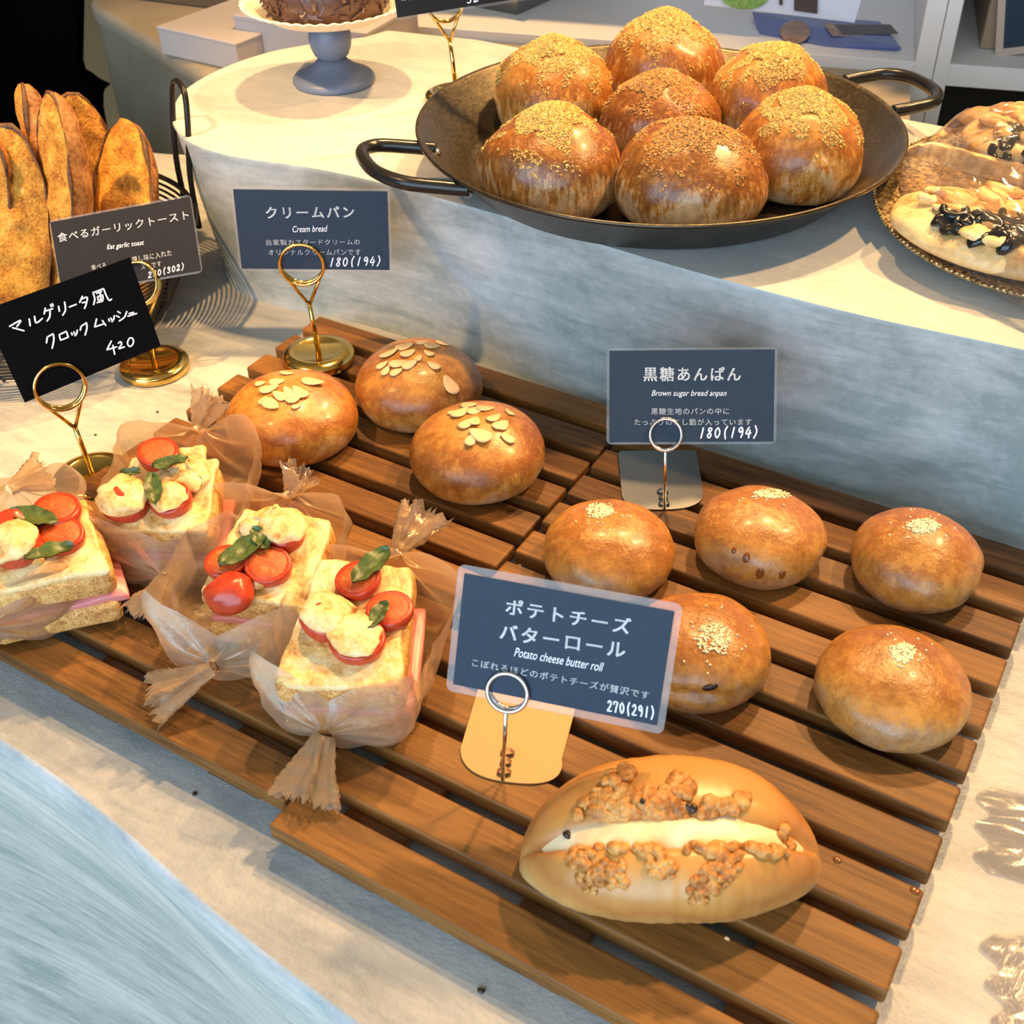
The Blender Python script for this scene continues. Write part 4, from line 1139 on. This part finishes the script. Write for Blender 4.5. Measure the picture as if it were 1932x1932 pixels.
# below the slit
cheese_patch(line((1125, 1588), (1230, 1592), 9) + line((1130, 1597), (1235, 1600), 9), .0030, .002, n=2)
cheese_patch(line((1280, 1590), (1390, 1598), 9) + line((1300, 1598), (1380, 1607), 7), .0029, .002, n=2)
cheese_patch([(x, y) for x in range(1080, 1120, 8) for y in range(1600, 1640, 9)] + [(x, y) for x in range(1120, 1180, 9) for y in range(1632, 1672, 9)], .0020, .001, n=1)
cheese_patch([(x, y) for x in range(1100, 1124, 8) for y in range(1650, 1680, 8)], .0017, .001)
cheese_patch([(x, y) for x in range(1222, 1270, 8) for y in range(1610, 1656, 8) if abs((x - 1222) - (y - 1610)) < 26], .0019, .001)
cheese_patch([(x, y) for x in range(1310, 1392, 8) for y in range(1614, 1704, 8) if abs((1385 - x) * 1.05 - (y - 1614)) < 34], .0020, .001)
cheese_patch(line((1410, 1592), (1465, 1590), 5) + line((1420, 1600), (1462, 1602), 4), .0032, .002, n=2)
cheese_patch(line((1478, 1566), (1482, 1608), 5), .0026, .003, n=2)
cheese_patch([(1075, 1584), (1083, 1588), (1091, 1585), (1066, 1581)], .0024, .003, 'burnt', 'burnt_cheese')
cheese_patch([(1395, 1592), (1402, 1596), (1240, 1594)], .0018, .003, 'burnt', 'burnt_cheese')

# ------------------------------------------------------------------ cake stand
SCN = Vector((-0.2145, 0.1955, LEDGE))
t = thing('cake_stand', 'small blue-grey turned pedestal stand on the ledge, holding a fluted dish', 'cake stand', SCN)
mesh('foot', *lathe([(0, 0), (.0375, 0), (.0388, .002), (.0385, .005), (.036, .0078), (.028, .0110), (.021, .0150), (.0160, .0190), (.0125, .0225), (0, .0225)], SCN, 64), M['stand'], t)
mesh('ball', *lathe([(0, .0215), (.0120, .0220), (.0160, .0262), (.0188, .0330), (.0198, .0405), (.0190, .0475), (.0160, .0540), (.0110, .0578), (0, .0585)], SCN, 64), M['stand'], t)
mesh('support_plate', *lathe([(0, .0578), (.016, .0578), (.045, .0588), (.047, .0600), (0, .0600)], SCN, 64), M['stand'], t)
D0 = SCN + Vector((0, 0, .0602))
dish = thing('fluted_dish', 'cream fluted round dish on the blue-grey pedestal, cut by the top of the picture', 'dish', D0)
V = []; F = []; n = 240
for i in range(n):
    a = 2 * PI * i / n; fl = math.sin(a * 44)
    for r, z, k in ((0.0, .0004, 0), (.052, .0004, 0), (.056, .003, .3), (.0705, .0105, 1), (.0765, .0125, 1), (.0772, .0134, 1), (.0762, .0140, 1), (.0705, .0122, 1), (.055, .0040, .3), (.051, .0018, 0), (0, .0018, 0)):
        V.append(D0 + Vector((math.cos(a), math.sin(a), 0)) * (r + .0006 * fl * k) + Vector((0, 0, z + .0008 * fl * k)))
m = 11
for i in range(n):
    j = (i + 1) % n
    for k in range(m - 1): F.append((i * m + k, j * m + k, j * m + k + 1, i * m + k + 1))
mesh('bowl', *fix_lathe(V, F, m, n, [(0, 0)]), M['dish'], dish)
g = random.Random(8)
cake = thing('chocolate_cake', 'dark cake covered in chocolate shavings, in the fluted dish', 'cake', D0 + Vector((0, 0, .002)))
mesh('cake_body', *lathe([(0, .002), (.050, .002), (.055, .010), (.057, .030), (.050, .044), (.03, .05), (0, .051)], D0, 48), M['choc'], cake)
mb = MB()
for i in range(620):
    a = g.uniform(0, 2 * PI); zz = g.uniform(.008, .045); r = .0555 + g.uniform(-.002, .002)
    if zz > .034: r = .056 - (zz - .034) * g.uniform(.6, 5)
    p = D0 + Vector((r * math.cos(a), r * math.sin(a), zz + .004)); L = g.uniform(.003, .008)
    d = Vector((g.uniform(-1, 1), g.uniform(-1, 1), g.uniform(-.6, .6))).normalized()
    x, y, z = frame(d, Vector((math.cos(a), math.sin(a), g.uniform(-.5, .9))))
    mb.add(*bevel_box(p, (x, y, z), (L, g.uniform(.0006, .0018), .0004), 0))
o = mb.build('chocolate_shavings', M['choc'], cake, False); o['kind'] = 'stuff'

# ------------------------------------------------------------------ wire basket and garlic toasts
BC = Vector((-0.335, -0.098, TABLE))
t = thing('wire_basket', 'round black coiled-wire basket with loop handles, full of garlic toast', 'basket', BC)
pts = []
turns = 17; n = 56
for i in range(turns * n + 1):
    u = i / (turns * n); a = 2 * PI * i / n
    r = .108 + .040 * u ** .8; pts.append(BC + Vector((r * math.cos(a), r * math.sin(a), .003 + .076 * u)))
mesh('coil', *tube(pts, .00125, 6), M['wire'], t)
pts = []
for i in range(12 * 40 + 1):
    u = i / (12 * 40); a = 2 * PI * i / 40; pts.append(BC + Vector((math.cos(a), math.sin(a), 0)) * (.006 + .102 * u) + Vector((0, 0, .003)))
mesh('base_coil', *tube(pts, .00125, 6), M['wire'], t)
mesh('rim', *tube([BC + Vector((.149 * math.cos(2 * PI * i / 80), .149 * math.sin(2 * PI * i / 80), .081)) for i in range(80)], .0024, 8, True), M['wire'], t)
for k in range(10):
    a = 2 * PI * k / 10 + .25; d = Vector((math.cos(a), math.sin(a), 0))
    mesh('upright', *tube([BC + d * .106 + Vector((0, 0, .0015)), BC + d * .132 + Vector((0, 0, .035)), BC + d * .151 + Vector((0, 0, .083))], .0017, 8), M['wire'], t)
for a in (math.radians(61), math.radians(241)):
    d = Vector((math.cos(a), math.sin(a), 0)); s = Vector((-d.y, d.x, 0)); b = BC + d * .150 + Vector((0, 0, .055))
    pts = [b + s * .016, b + s * .019 + Vector((0, 0, .05)), b + s * .021 + d * .006 + Vector((0, 0, .095)), b + s * .013 + d * .010 + Vector((0, 0, .120)), b - s * .013 + d * .010 + Vector((0, 0, .120)), b - s * .021 + d * .006 + Vector((0, 0, .095)), b - s * .019 + Vector((0, 0, .05)), b - s * .016]
    mesh('handle', *tube(spline(pts, 8), .0026, 8), M['wire'], t)

CD = Vector((0.51, -0.86, 0)).normalized(); RD = Vector((0.86, 0.51, 0)).normalized()


def toast(base, tip, ang, w, dp, label, seed):
    """half a split baguette standing on end: flat buttered face and rounded crust"""
    base = Vector(base); tip = Vector(tip); ax = tip - base; L = ax.length; ax.normalize()
    nrm = CD * math.cos(math.radians(ang)) + RD * math.sin(math.radians(ang))
    sx, sy, sz = frame(ax.cross(nrm), ax); nrm = sx.cross(ax) * -1
    if nrm.dot(CD * math.cos(math.radians(ang)) + RD * math.sin(math.radians(ang))) < 0: nrm = -nrm
    t = thing('garlic_toast', label, 'bread', base, 'garlic toasts in the wire basket')
    m, n = 46, 20
    def wid(u): return math.sqrt(max(0.0, 1 - max(0, (u - .45) / .55) ** 2.6) * .985 + .015) * (1 - .12 * (1 - u) ** 3)
    Vc = []; Fc = []; Vf = []; Ff = []
    for i in range(m + 1):
        u = i / m; k = wid(u)
        for j in range(n + 1):
            a = PI * j / n
            p = base + ax * (u * L) + sx * (math.cos(a) * w * k) - nrm * (abs(math.sin(a)) ** .8 * dp * k ** .8)
            p += (sx * math.cos(a) - nrm * math.sin(a)) * .0022 * nz(p * 45, 1, seed) + ax * .0015 * nz(p * 80, 1, seed)
            Vc.append(p)
        e0, e1 = Vc[-(n + 1)], Vc[-1]
        for j in range(n + 1):
            s = j / n; p = e0.lerp(e1, s) + nrm * ((.0042 + .0045 * nz(e0.lerp(e1, s) * 55, 1, seed + 3) + .0016 * nz(e0.lerp(e1, s) * 170, 1, seed)) * min(1, 6 * s * (1 - s) * 1.2) )
            Vf.append(p)
    for i in range(m):
        for j in range(n):
            a = i * (n + 1) + j; f = (a, a + 1, a + n + 2, a + n + 1); Fc.append(f); Ff.append(f)
    Fc.append(tuple(m * (n + 1) + j for j in range(n + 1)))
    mesh('crust', *fix(Vc, Fc), M['toast_crust'], t); mesh('garlic_face', *fix(Vf, Ff), M['garlic'], t)
    edge = [Vc[i * (n + 1)] for i in range(10, m + 1)] + [Vc[i * (n + 1) + n] for i in range(m, 9, -1)]
    mesh('dark_edge', *tube([p + nrm * .0012 for p in edge], [.0003 + .0034 * max(0, nz(p * 38, 1, seed) + .22) for p in edge], 7), M['char'], t)


zb = TABLE + .006
toast(at(28, 640, zb), at(12, 240, TOP + .150), 8, .031, .026, 'buttery garlic toast at the left edge, in front of the others', 1)
toast(at(75, 600, zb), at(44, 158, TOP + .170), -62, .026, .024, 'garlic toast showing mostly crust, behind the left ones, with the leftmost tip', 2)
toast(at(120, 620, zb), at(96, 176, TOP + .175), -42, .026, .028, 'tall garlic toast in the middle of the basket, half crust and half buttered face', 3)
toast(at(168, 515, zb), at(138, 180, TOP + .140), 14, .034, .020, 'dark-edged garlic toast leaning behind the middle one', 4)
toast(at(226, 610, zb), at(236, 226, TOP + .128), -16, .030, .030, 'broad garlic toast with buttered face, nearest the basket handle at the right', 5)
toast(at(-40, 600, zb), at(-28, 250, TOP + .150), -20, .028, .024, 'garlic toast mostly outside the left edge of the picture', 6)

# ------------------------------------------------------------------ glitter platter with wrapped olive flatbreads
PHI = math.radians(4.5)
PH = Vector((-0.0755, 0.9971, 0)); PS = Vector((0.9971, 0.0755, 0))
PU = (PH * math.cos(PHI) + Vector((0, 0, math.sin(PHI)))).normalized(); PN = PS.cross(PU).normalized()
PL = Vector((0.4335, 0.1935, TOP + 0.1405))
PM = Matrix((PS, PU, PN)).transposed()
t = thing('glitter_platter', 'round gold glitter platter with rope rim, at the right edge of the ledge', 'plate', PL)
V, F = lathe([(0, -.009), (.070, -.009), (.072, -.006), (.10, -.004), (.1285, -.0015), (.1305, 0), (.129, .0012), (.10, -.0008), (.07, -.003), (0, -.003)], (0, 0, 0), 128)
mesh('platter', [PL + PM @ v for v in V], F, M['glitter'], t)
mb = MB()
for k in range(200):
    a = 2 * PI * k / 200; d = PM @ Vector((math.cos(a), math.sin(a), 0)); sv = PN.cross(d)
    x, y, z = frame(sv + PN * .6, d)
    mb.add(*ellipsoid(PL + d * .1295 + PN * .0008, (x, y, z), (.0026, .0013, .0013), 8, 5))
mb.build('rope_rim', M['glitter'], t)
def pp(px, py, off=0.0): return on_plane(px, py, PL + PN * off, PN)


def flatbread(label, c, a, L, w, seed, olives, wraplabel, wpts):
    c = Vector(c); x, y, z = frame(PS * math.cos(a) + PU * math.sin(a), PN)
    t = thing('olive_flatbread', label, 'bread', c, 'olive flatbreads on the platter')
    V = []; F = []; n = 56; m = 14
    for j in range(m + 1):
        ph = -PI / 2 + PI * j / m
        for i in range(n):
            b = 2 * PI * i / n; r = math.cos(ph) ** .55 * (1 + .05 * nz((math.cos(b) * 1.5, math.sin(b) * 1.5, 0), 1, seed))
            p = c + x * (math.cos(b) * L * r) + y * (math.sin(b) * w * r) + z * (math.sin(ph) * .012 + .012)
            p += z * .0035 * nz(p * 38, 1, seed) * (1 if j > m / 2 else 0)
            V.append(p)
    for j in range(m):
        for i in range(n): k = (i + 1) % n; F.append((j * n + i, j * n + k, (j + 1) * n + k, (j + 1) * n + i))
    V, F = fix(V, F); mb = MB().add(V, F); mb.build('crust', M['flat'], t); bv = mb.bvh()
    g = random.Random(seed)
    for k, (px, py, s) in enumerate(olives):
        p, n_ = hit(bv, px, py)
        if p is None: continue
        u, v, ww = frame(Vector((g.uniform(-1, 1), g.uniform(-1, 1), .2)), n_)
        if k % 3 == 0:
            R0 = .0075 * s; P_ = []
            arc = g.uniform(3.2, 5.5)
            for i in range(18): q = i / 17 * arc; P_.append(p + n_ * .003 + u * (R0 * math.cos(q)) + v * (R0 * .8 * math.sin(q)))
            mesh('olive_slice', *tube(P_, .0030 * s, 8), M['olive'], t)
        else:
            V, F = ellipsoid(p + n_ * .002, (u, v, ww), (.0105 * s, .0066 * s, .0036 * s), 18, 10)
            mesh('olive_slice', [q + ww * .004 * nz(q * 130) + u * .003 * nz(q * 170) for q in V], F, M['olive'], t)
    mb = MB()
    for k in range(26):
        q = g.uniform(0, 2 * PI); r = math.sqrt(g.random()) * .72
        p = c + x * (math.cos(q) * L * r) + y * (math.sin(q) * w * r) + z * .024
        V, F = ellipsoid(p, (x, y, z), (g.uniform(.006, .014), g.uniform(.005, .010), .004), 12, 8); mb.add([v + z * .003 * nz(v * 120) + x * .004 * nz(v * 150) for v in V], F)
    mb.build('melted_cheese', M['cheese'], t)
    # cellophane sleeve: two creased sheets joined at the rim
    V = []; F = []; nu, nv = 46, 34; wt = thing('cellophane_sleeve', wraplabel, 'bag', c + Vector((0, 0, -.001)), 'cellophane sleeves')
    q0, q1, q2, q3 = wpts
    for s in (1, -1):
        for i in range(nu + 1):
            for j in range(nv + 1):
                u = i / nu; v = j / nv; b = q0.lerp(q1, u).lerp(q3.lerp(q2, u), v)
                e = min(1, 4.5 * min(u, 1 - u, v, 1 - v)); e = e * (2 - e)
                h = (.0285 if s > 0 else -.0010) * e
                cr_ = .0050 * abs(nz((u * 3 + v * 4, v * 7 - u * 4, 0), 1, seed)) + .0022 * abs(nz((u * 14, v * 9, 2), 1, seed)) + .0006 * nz((u * 30, v * 26, 2), 1, seed)
                V.append(b + z * (h + cr_ * (1.0 if s > 0 else 0.0) + (.001 if s > 0 else 0)))
    K = (nu + 1) * (nv + 1)
    for s in range(2):
        for i in range(nu):
            for j in range(nv): a0 = s * K + i * (nv + 1) + j; F.append((a0, a0 + 1, a0 + nv + 2, a0 + nv + 1))
    mesh('film', V, F, M['cello'], wt)


flatbread('olive-topped flatbread in front on the glitter platter, hanging over its near edge', pp(1925, 476, .0015), math.radians(-4), .090, .050, 3,
          [(1800, 405, 1.0), (1783, 418, .9), (1840, 418, 1.1), (1865, 432, 1.1), (1885, 452, 1.1), (1920, 445, 1.2), (1820, 428, .9), (1795, 440, .8), (1850, 455, .9), (1905, 415, .9), (1905, 460, 1.0)],
          'clear creased cellophane sleeve around the front olive flatbread',
          [pp(1692, 296, .004), pp(2080, 395, .004), pp(2075, 660, .001), pp(1716, 462, .001)])
flatbread('olive-topped flatbread further back on the glitter platter', pp(1990, 296, .002), math.radians(8), .070, .046, 9,
          [(1890, 290, 1.0), (1910, 250, 1.1), (1900, 270, .9), (1920, 300, 1.0)],
          'clear cellophane sleeve around the rear olive flatbread',
          [pp(1752, 268, .004), pp(2080, 215, .004), pp(2100, 372, .004), pp(1800, 362, .004)])

# ------------------------------------------------------------------ cellophane ends at the lower right
def cello_end(label, tip, a, L, w, seed, top=.012):
    o = Vector(tip); x = Vector((math.cos(a), math.sin(a), 0)); y = Vector((-x.y, x.x, 0))
    t = thing('cellophane_bag', label, 'bag', o, 'clear bags at the right')
    V = []; F = []; nu, nv = 40, 30
    for s in (1, -1):
        for i in range(nu + 1):
            for j in range(nv + 1):
                u = i / nu; v = j / nv * 2 - 1
                e = math.sqrt(max(0, 1 - v * v)) * min(1, .12 + u * 1.6)
                h = (top * e * (.35 + .65 * min(1, u * 2)) + .0022 * abs(nz((u * 5, v * 2, 0), 1, seed)) + .0006 * abs(nz((u * 15, v * 6, 2), 1, seed))) if s > 0 else .0008
                V.append(o + x * (u * L - .004 * math.cos(v * 9)) + y * (v * w * (.80 + .20 * u)) + Vector((0, 0, h + .0005)))
    K = (nu + 1) * (nv + 1)
    for s in range(2):
        for i in range(nu):
            for j in range(nv): a0 = s * K + i * (nv + 1) + j; F.append((a0, a0 + 1, a0 + nv + 2, a0 + nv + 1))
    mesh('film', V, F, M['cello_soft'], t)
    # bread inside
    return t


def inner_bread(label, c, ax, r):
    V, F = ellipsoid(c, ax, r, 32, 20)
    V = [v + (v - Vector(c)) * .06 * nz(v * 60) for v in V]
    tag(mesh('bagged_bread', V, F, M['toast_crust']), label, 'bread', 'breads in clear bags')


for (label, lb, tip, a, sd) in (('clear plastic bag end on the plaster, right of the middle of the right tray', 'baked bread inside the upper clear bag at the right edge', at(1852, 1562, TABLE), math.radians(12), 3),
                                ('clear plastic bag end in the lower right corner, crumpled over a baked crust', 'baked bread inside the lower clear bag at the right edge', at(1872, 1860, TABLE), math.radians(20), 8)):
    cello_end(label, tip, a, .13, .034, sd)
    d = Vector((math.cos(a), math.sin(a), 0)); s = Vector((-d.y, d.x, 0))
    inner_bread(lb, tip + d * (.092 if sd == 3 else .078) + Vector((0, 0, .0095)), (d, s, Vector((0, 0, 1))), (.040, .024, .0078))

# ------------------------------------------------------------------ crumbs and spots on the plaster and slats
g = random.Random(3)
for k, (px, py, z, s, lab) in enumerate([(367, 1497, TABLE, 1.0, 'tiny olive-brown crumb on the plaster in front of the left tray'), (908, 1869, TABLE, 1.2, 'small dark brown crumb on the plaster in front of the right tray'),
                                         (297, 777, TABLE, .8, 'tiny black speck on the plaster between the brass stands'), (180, 820, TABLE, .7, 'tiny dark speck on the plaster beside the brass stem'),
                                         (1342, 1453, TOP, .8, 'tiny pale crumb on a slat behind the cheese roll'), (1372, 1770, TOP, .9, 'tiny pale crumb on a slat in front of the cheese roll')]):
    p = at(px, py, z + .0006); V, F = ellipsoid(p, AX, (.0017 * s, .0012 * s, .0008 * s), 8, 6)
    tag(mesh('crumb', [v + (v - p) * .5 * nz(v * 900) for v in V], F, M['burnt'] if z == TABLE else M['almond']), lab, 'crumb', 'crumbs')
for px, py, s, lab in ((1580, 1622, 1.0, 'small glossy brown syrup drop on a slat, right of the cheese roll'), (1727, 1680, 1.2, 'glossy brown syrup smear on a slat at the right edge of the tray')):
    p = at(px, py, TOP + .0003); tag(mesh('syrup_drop', *ellipsoid(p, AX, (.0022 * s, .0018 * s, .0007), 14, 8), M['sauce']), lab, 'syrup', 'syrup drops')

# ------------------------------------------------------------------ behind the counter
RZ = TOP + .05
rc = [at(175, 0, RZ), at(210, 25, RZ), at(250, 50, RZ), at(300, 80, RZ), at(360, 115, RZ), at(420, 150, RZ)]
d = (rc[-1] - rc[-2]).normalized()
rc = [rc[0] + Vector((-.05, .10, 0)), rc[0] + Vector((-.022, .045, 0))] + rc + [rc[-1] + d * .12 + Vector((0, .02, 0)), Vector((0.0, .395, RZ)), Vector((.285, .395, RZ))]
sh0 = at(870, 55, RZ + .012); sh1 = at(1725, 116, RZ + .012); sd_ = (sh1 - sh0); sd_.z = 0; sd_.normalize(); sn = Vector((-sd_.y, sd_.x, 0))
rear = thing('rear_counter', 'cream curved counter behind the ledge, carrying paper boxes', 'counter', (-0.25, 0.6, 0))
rcs = spline(rc, 8); N = len(rcs)
q_ = sh0 + sd_ * .525 - sn * .004; r_ = sh0 - sd_ * .15 - sn * .004; w_ = r_ + sn * .6
V = [v.copy() for v in rcs] + [Vector((q_.x, q_.y, RZ)), Vector((r_.x, r_.y, RZ)), Vector((w_.x, w_.y, RZ)), Vector((-.9, 1.10, RZ)), Vector((-.98, .95, RZ))]
mb = MB(); mb.add(V, [tuple(range(len(V)))]); mb.build('counter_top', M['rear'], rear, False)
rows = [[v.copy() for v in rcs], [v + Vector((.006, -.010, -.004)) for v in rcs], [v + Vector((.006, -.010, -.020)) for v in rcs], [v + Vector((0, 0, -.026)) for v in rcs], [Vector((v.x + .02, v.y - .01, .0)) for v in rcs]]
V = [v for r in rows for v in r]; F = [(k * N + i, (k + 1) * N + i, (k + 1) * N + i + 1, k * N + i + 1) for k in range(len(rows) - 1) for i in range(N - 1)]
mb = MB(); mb.add(*fix(V, F)); mb.build('counter_front', M['rear'], rear)


def prop_box(name, label, cat, c, yaw, h, mat, group=None, b=.0015):
    a = math.radians(yaw); ax = (Vector((math.cos(a), math.sin(a), 0)), Vector((-math.sin(a), math.cos(a), 0)), AX[2])
    return tag(mesh(name, *bevel_box(c, ax, h, b, 2), M[mat], None, False), label, cat, group), ax


def folded_box(label, px, py, yaw, h, z=RZ, group='white paper boxes'):
    """near-left lower corner at a pixel; a flat carton with a lid seam"""
    o = at(px, py, z); a = math.radians(yaw); x = Vector((math.cos(a), math.sin(a), 0)); y = Vector((-x.y, x.x, 0))
    t = thing('paper_box', label, 'box', o, group); c = o + x * h[0] + y * h[1]
    mesh('carton', *bevel_box(c + Vector((0, 0, h[2] * .92)), (x, y, AX[2]), (h[0], h[1], h[2] * .92), .001, 1), M['box_white'], t, False)
    mesh('lid', *bevel_box(c + Vector((0, 0, h[2] * 1.88)), (x, y, AX[2]), (h[0] + .0008, h[1] + .0008, h[2] * .12), .001, 1), M['box_white'], t, False)
    return t


folded_box('low white paper box on the rear counter, nearest the cake stand', 306, 102, -2, (.062, .09, .016))
folded_box('taller white paper box behind the cake stand, on the rear counter', 452, 108, 6, (.088, .060, .024))
o, _ = prop_box('cardboard_box', 'dark brown cardboard box behind the white paper boxes, at the top left', 'box', at(385, 22, RZ) + Vector((-.03, .10, .075)), 8, (.15, .09, .074), 'kraft_dark')

# steel tub
a = math.atan2(sd_.y, sd_.x) - .35
x = Vector((math.cos(a), math.sin(a), 0)); y = Vector((-x.y, x.x, 0)); o = at(985, 36, RZ + .0122)
t = thing('steel_tub', 'rectangular stainless steel tub on the white shelf board, behind the pan', 'container', o + Vector((-.06, .06, 0)))
c = o - x * .085 + y * .16
outer = []
mb = MB()
for (hx, hy, z) in ((.070, .15, 0), (.085, .165, .075), (.095, .175, .078), (.094, .174, .080), (.082, .162, .078), (.068, .148, .003)):
    mb.V += [c + x * sx_ * hx + y * sy_ * hy + Vector((0, 0, z)) for sx_, sy_ in ((-1, -1), (1, -1), (1, 1), (-1, 1))]
for k in range(5):
    for i in range(4): mb.F.append((k * 4 + i, k * 4 + (i + 1) % 4, (k + 1) * 4 + (i + 1) % 4, (k + 1) * 4 + i))
mb.F.append((0, 1, 2, 3)); mb.F.append((20, 21, 22, 23))
V, F = fix(mb.V, mb.F); mesh('tub', V, F, M['steel'], t, False)

# white cube shelves
SZ = RZ + .012


def shelf_pt(px, py, back=0.0):
    return on_plane(px, py, sh0 + sn * back, sn)


R1 = shelf_pt(1727, 116); R2 = shelf_pt(1766, 112); R3 = shelf_pt(1795, 112)
def span(p): return (p - sh0).dot(sd_)
u1, u2, u3 = span(R1), span(R2), span(R3)


def panel(parent, name, u0, u1, z0, z1, d0, d1, mat='white'):
    c = sh0 + sd_ * ((u0 + u1) / 2) + sn * ((d0 + d1) / 2); c.z = (z0 + z1) / 2
    mesh(name, *bevel_box(c, (sd_, sn, AX[2]), (abs(u1 - u0) / 2, abs(d1 - d0) / 2, (z1 - z0) / 2), .0008, 1), M[mat], parent, False)


ub = u1 - .62
lsh = thing('cube_shelf', 'white shelf unit behind the pan, holding printed magazines', 'shelf', Vector(((sh0 + sd_ * (u1 - .2)).x, (sh0 + sd_ * (u1 - .2)).y, 0)), 'white shelf units')
panel(lsh, 'side_panel', u1, u2, 0, TOP + .42, 0, .36); panel(lsh, 'side_panel', ub - .03, ub, 0, TOP + .42, .0, .36)
panel(lsh, 'shelf_board', ub, u1, SZ - .024, SZ, 0, .36); panel(lsh, 'shelf_board', ub, u1, TOP + .38, TOP + .42, 0.02, .36)
panel(lsh, 'back_panel', ub, u1, SZ, TOP + .38, .35, .36)
panel(lsh, 'lower_panel', ub, u1, .02, SZ - .024, .03, .05)
rsh = thing('cube_shelf', 'white shelf unit at the top right corner, holding a brown cardboard box', 'shelf', Vector(((sh0 + sd_ * (u3 + .2)).x, (sh0 + sd_ * (u3 + .2)).y, 0)), 'white shelf units')
panel(rsh, 'side_panel', u2 + .0008, u3, 0, TOP + .42, 0, .36); panel(rsh, 'side_panel', u3 + .40, u3 + .43, 0, TOP + .42, 0, .36)
panel(rsh, 'shelf_board', u3, u3 + .40, SZ - .024, SZ, 0, .36); panel(rsh, 'shelf_board', u3, u3 + .40, TOP + .38, TOP + .42, 0, .36)
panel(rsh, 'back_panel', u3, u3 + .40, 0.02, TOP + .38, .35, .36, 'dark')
# cardboard box with a leaning laminated card
c = sh0 + sd_ * (u3 + .155) + sn * .17; c.z = SZ + .075
t = thing('cardboard_box', 'light brown cardboard box on the right shelf with a dark card leaning on it', 'box', (c.x, c.y, SZ))
mesh('carton', *bevel_box(c, (sd_, sn, AX[2]), (.122, .11, .0745), .0012, 1), M['kraft'], t, False)
mesh('lid_flap', *bevel_box(c + Vector((0, 0, .0755)), (sd_, sn, AX[2]), (.1225, .1105, .0012), .0004, 1), M['kraft'], t, False)
q = [shelf_pt(*p, .045) for p in ((1895, -40), (2080, -70), (2080, 88), (1868, 104))]
cc = Card(q); t = thing('leaning_card', 'dark grey laminated card leaning on the light brown cardboard box', 'sign', (cc.c.x, cc.c.y, SZ))
mesh('laminate', *cc.slab(cc.w, cc.h, .0008, 0, .004), M['kraft_pale'], t, False); mesh('printed_sheet', *cc.slab(cc.w - .016, cc.h - .016, .0010, .0, .0005), M['card'], t, False)


# magazines on the left shelf
def page(label, quadpx, back, mat, patches, group='printed magazines', name='magazine'):
    q = [shelf_pt(px, py, b) for (px, py), b in zip(quadpx, back)]
    c = (q[0] + q[1] + q[2] + q[3]) / 4; n = ((q[1] - q[0]).cross(q[3] - q[0])).normalized()
    if n.dot(Vector(CAM) - c) < 0: n = -n
    t = thing(name, label, 'magazine', (c.x, c.y, min(p.z for p in q)), group)
    V = [p + n * .001 for p in q] + [p - n * .0015 for p in q]
    mesh('cover', *fix(V, [(0, 1, 2, 3), (7, 6, 5, 4), (0, 4, 5, 1), (1, 5, 6, 2), (2, 6, 7, 3), (3, 7, 4, 0)]), M[mat], t, False)
    for kind, a, m in patches:
        if kind == 'e':
            (cx, cy, rx, ry) = a; V = [on_plane(cx + rx * math.cos(i * PI / 14), cy + ry * math.sin(i * PI / 14), c + n * .005, n) for i in range(28)]
        else: V = [on_plane(*p, c + n * .005, n) for p in a]
        mesh('printed_picture', V, [tuple(range(len(V)))], M[m], t, False)
    return t


page('white food magazine with a salad picture, standing on the left shelf at the top edge', ((1335, -70), (1640, -50), (1612, 43), (1328, 9)), (.07, .07, .05, .05), 'page',
     [('e', (1405, -8, 45, 26), 'photo_green'), ('p', [(1500, -60), (1545, -57), (1542, 26), (1498, 20)], 'page_dark'), ('p', [(1470, -20), (1478, -19), (1476, 10), (1470, 9)], 'page_dark')])
page('blue magazine with pictures of baked bread, lying under the white one', ((1420, 24), (1660, 42), (1700, 92), (1440, 88)), (.12, .12, .03, .03), 'photo_blue',
     [('e', (1500, 60, 28, 22), 'photo_brown'), ('e', (1632, 78, 18, 9), 'photo_brown'), ('p', [(1552, 42), (1585, 46), (1640, 72), (1570, 68)], 'photo_brown'), ('p', [(1572, 46), (1680, 46), (1696, 64), (1590, 66)], 'page_dark')])

# black cloth hanging behind the basket
V = []; F = []
ol = [(150, -60), (148, 60), (147, 125), (152, 142), (166, 150), (178, 160), (200, 170), (186, 182), (186, 215), (195, 260)]
c0 = at(150, 130, TOP - .10); nrm = Vector((0.51, -0.86, 0)).normalized()
right = [on_plane(*p, c0, nrm) for p in ol]
for i, p in enumerate(right):
    for j in range(25):
        s = j / 24; q = p - RD * (s * .42); q += nrm * (.018 * math.sin(s * 22 + .3 * i) * min(1, s * 6) - .05 * s)
        V.append(q)
for i in range(len(right) - 1):
    for j in range(24): F.append((i * 25 + j, i * 25 + j + 1, (i + 1) * 25 + j + 1, (i + 1) * 25 + j))
L = len(V); V += [v - nrm * .03 for v in V]; F += [tuple(reversed([i + L for i in f])) for f in F]
low = [p for p in V[9 * 25:9 * 25 + 25]]
b0 = len(V); V += [Vector((p.x, p.y, .004)) for p in low]
F += [(9 * 25 + j, 9 * 25 + j + 1, b0 + j + 1, b0 + j) for j in range(24)]
tag(mesh('black_cloth', V, F, M['black']), 'black cloth hanging behind the garlic toasts, in the top left corner', 'cloth')
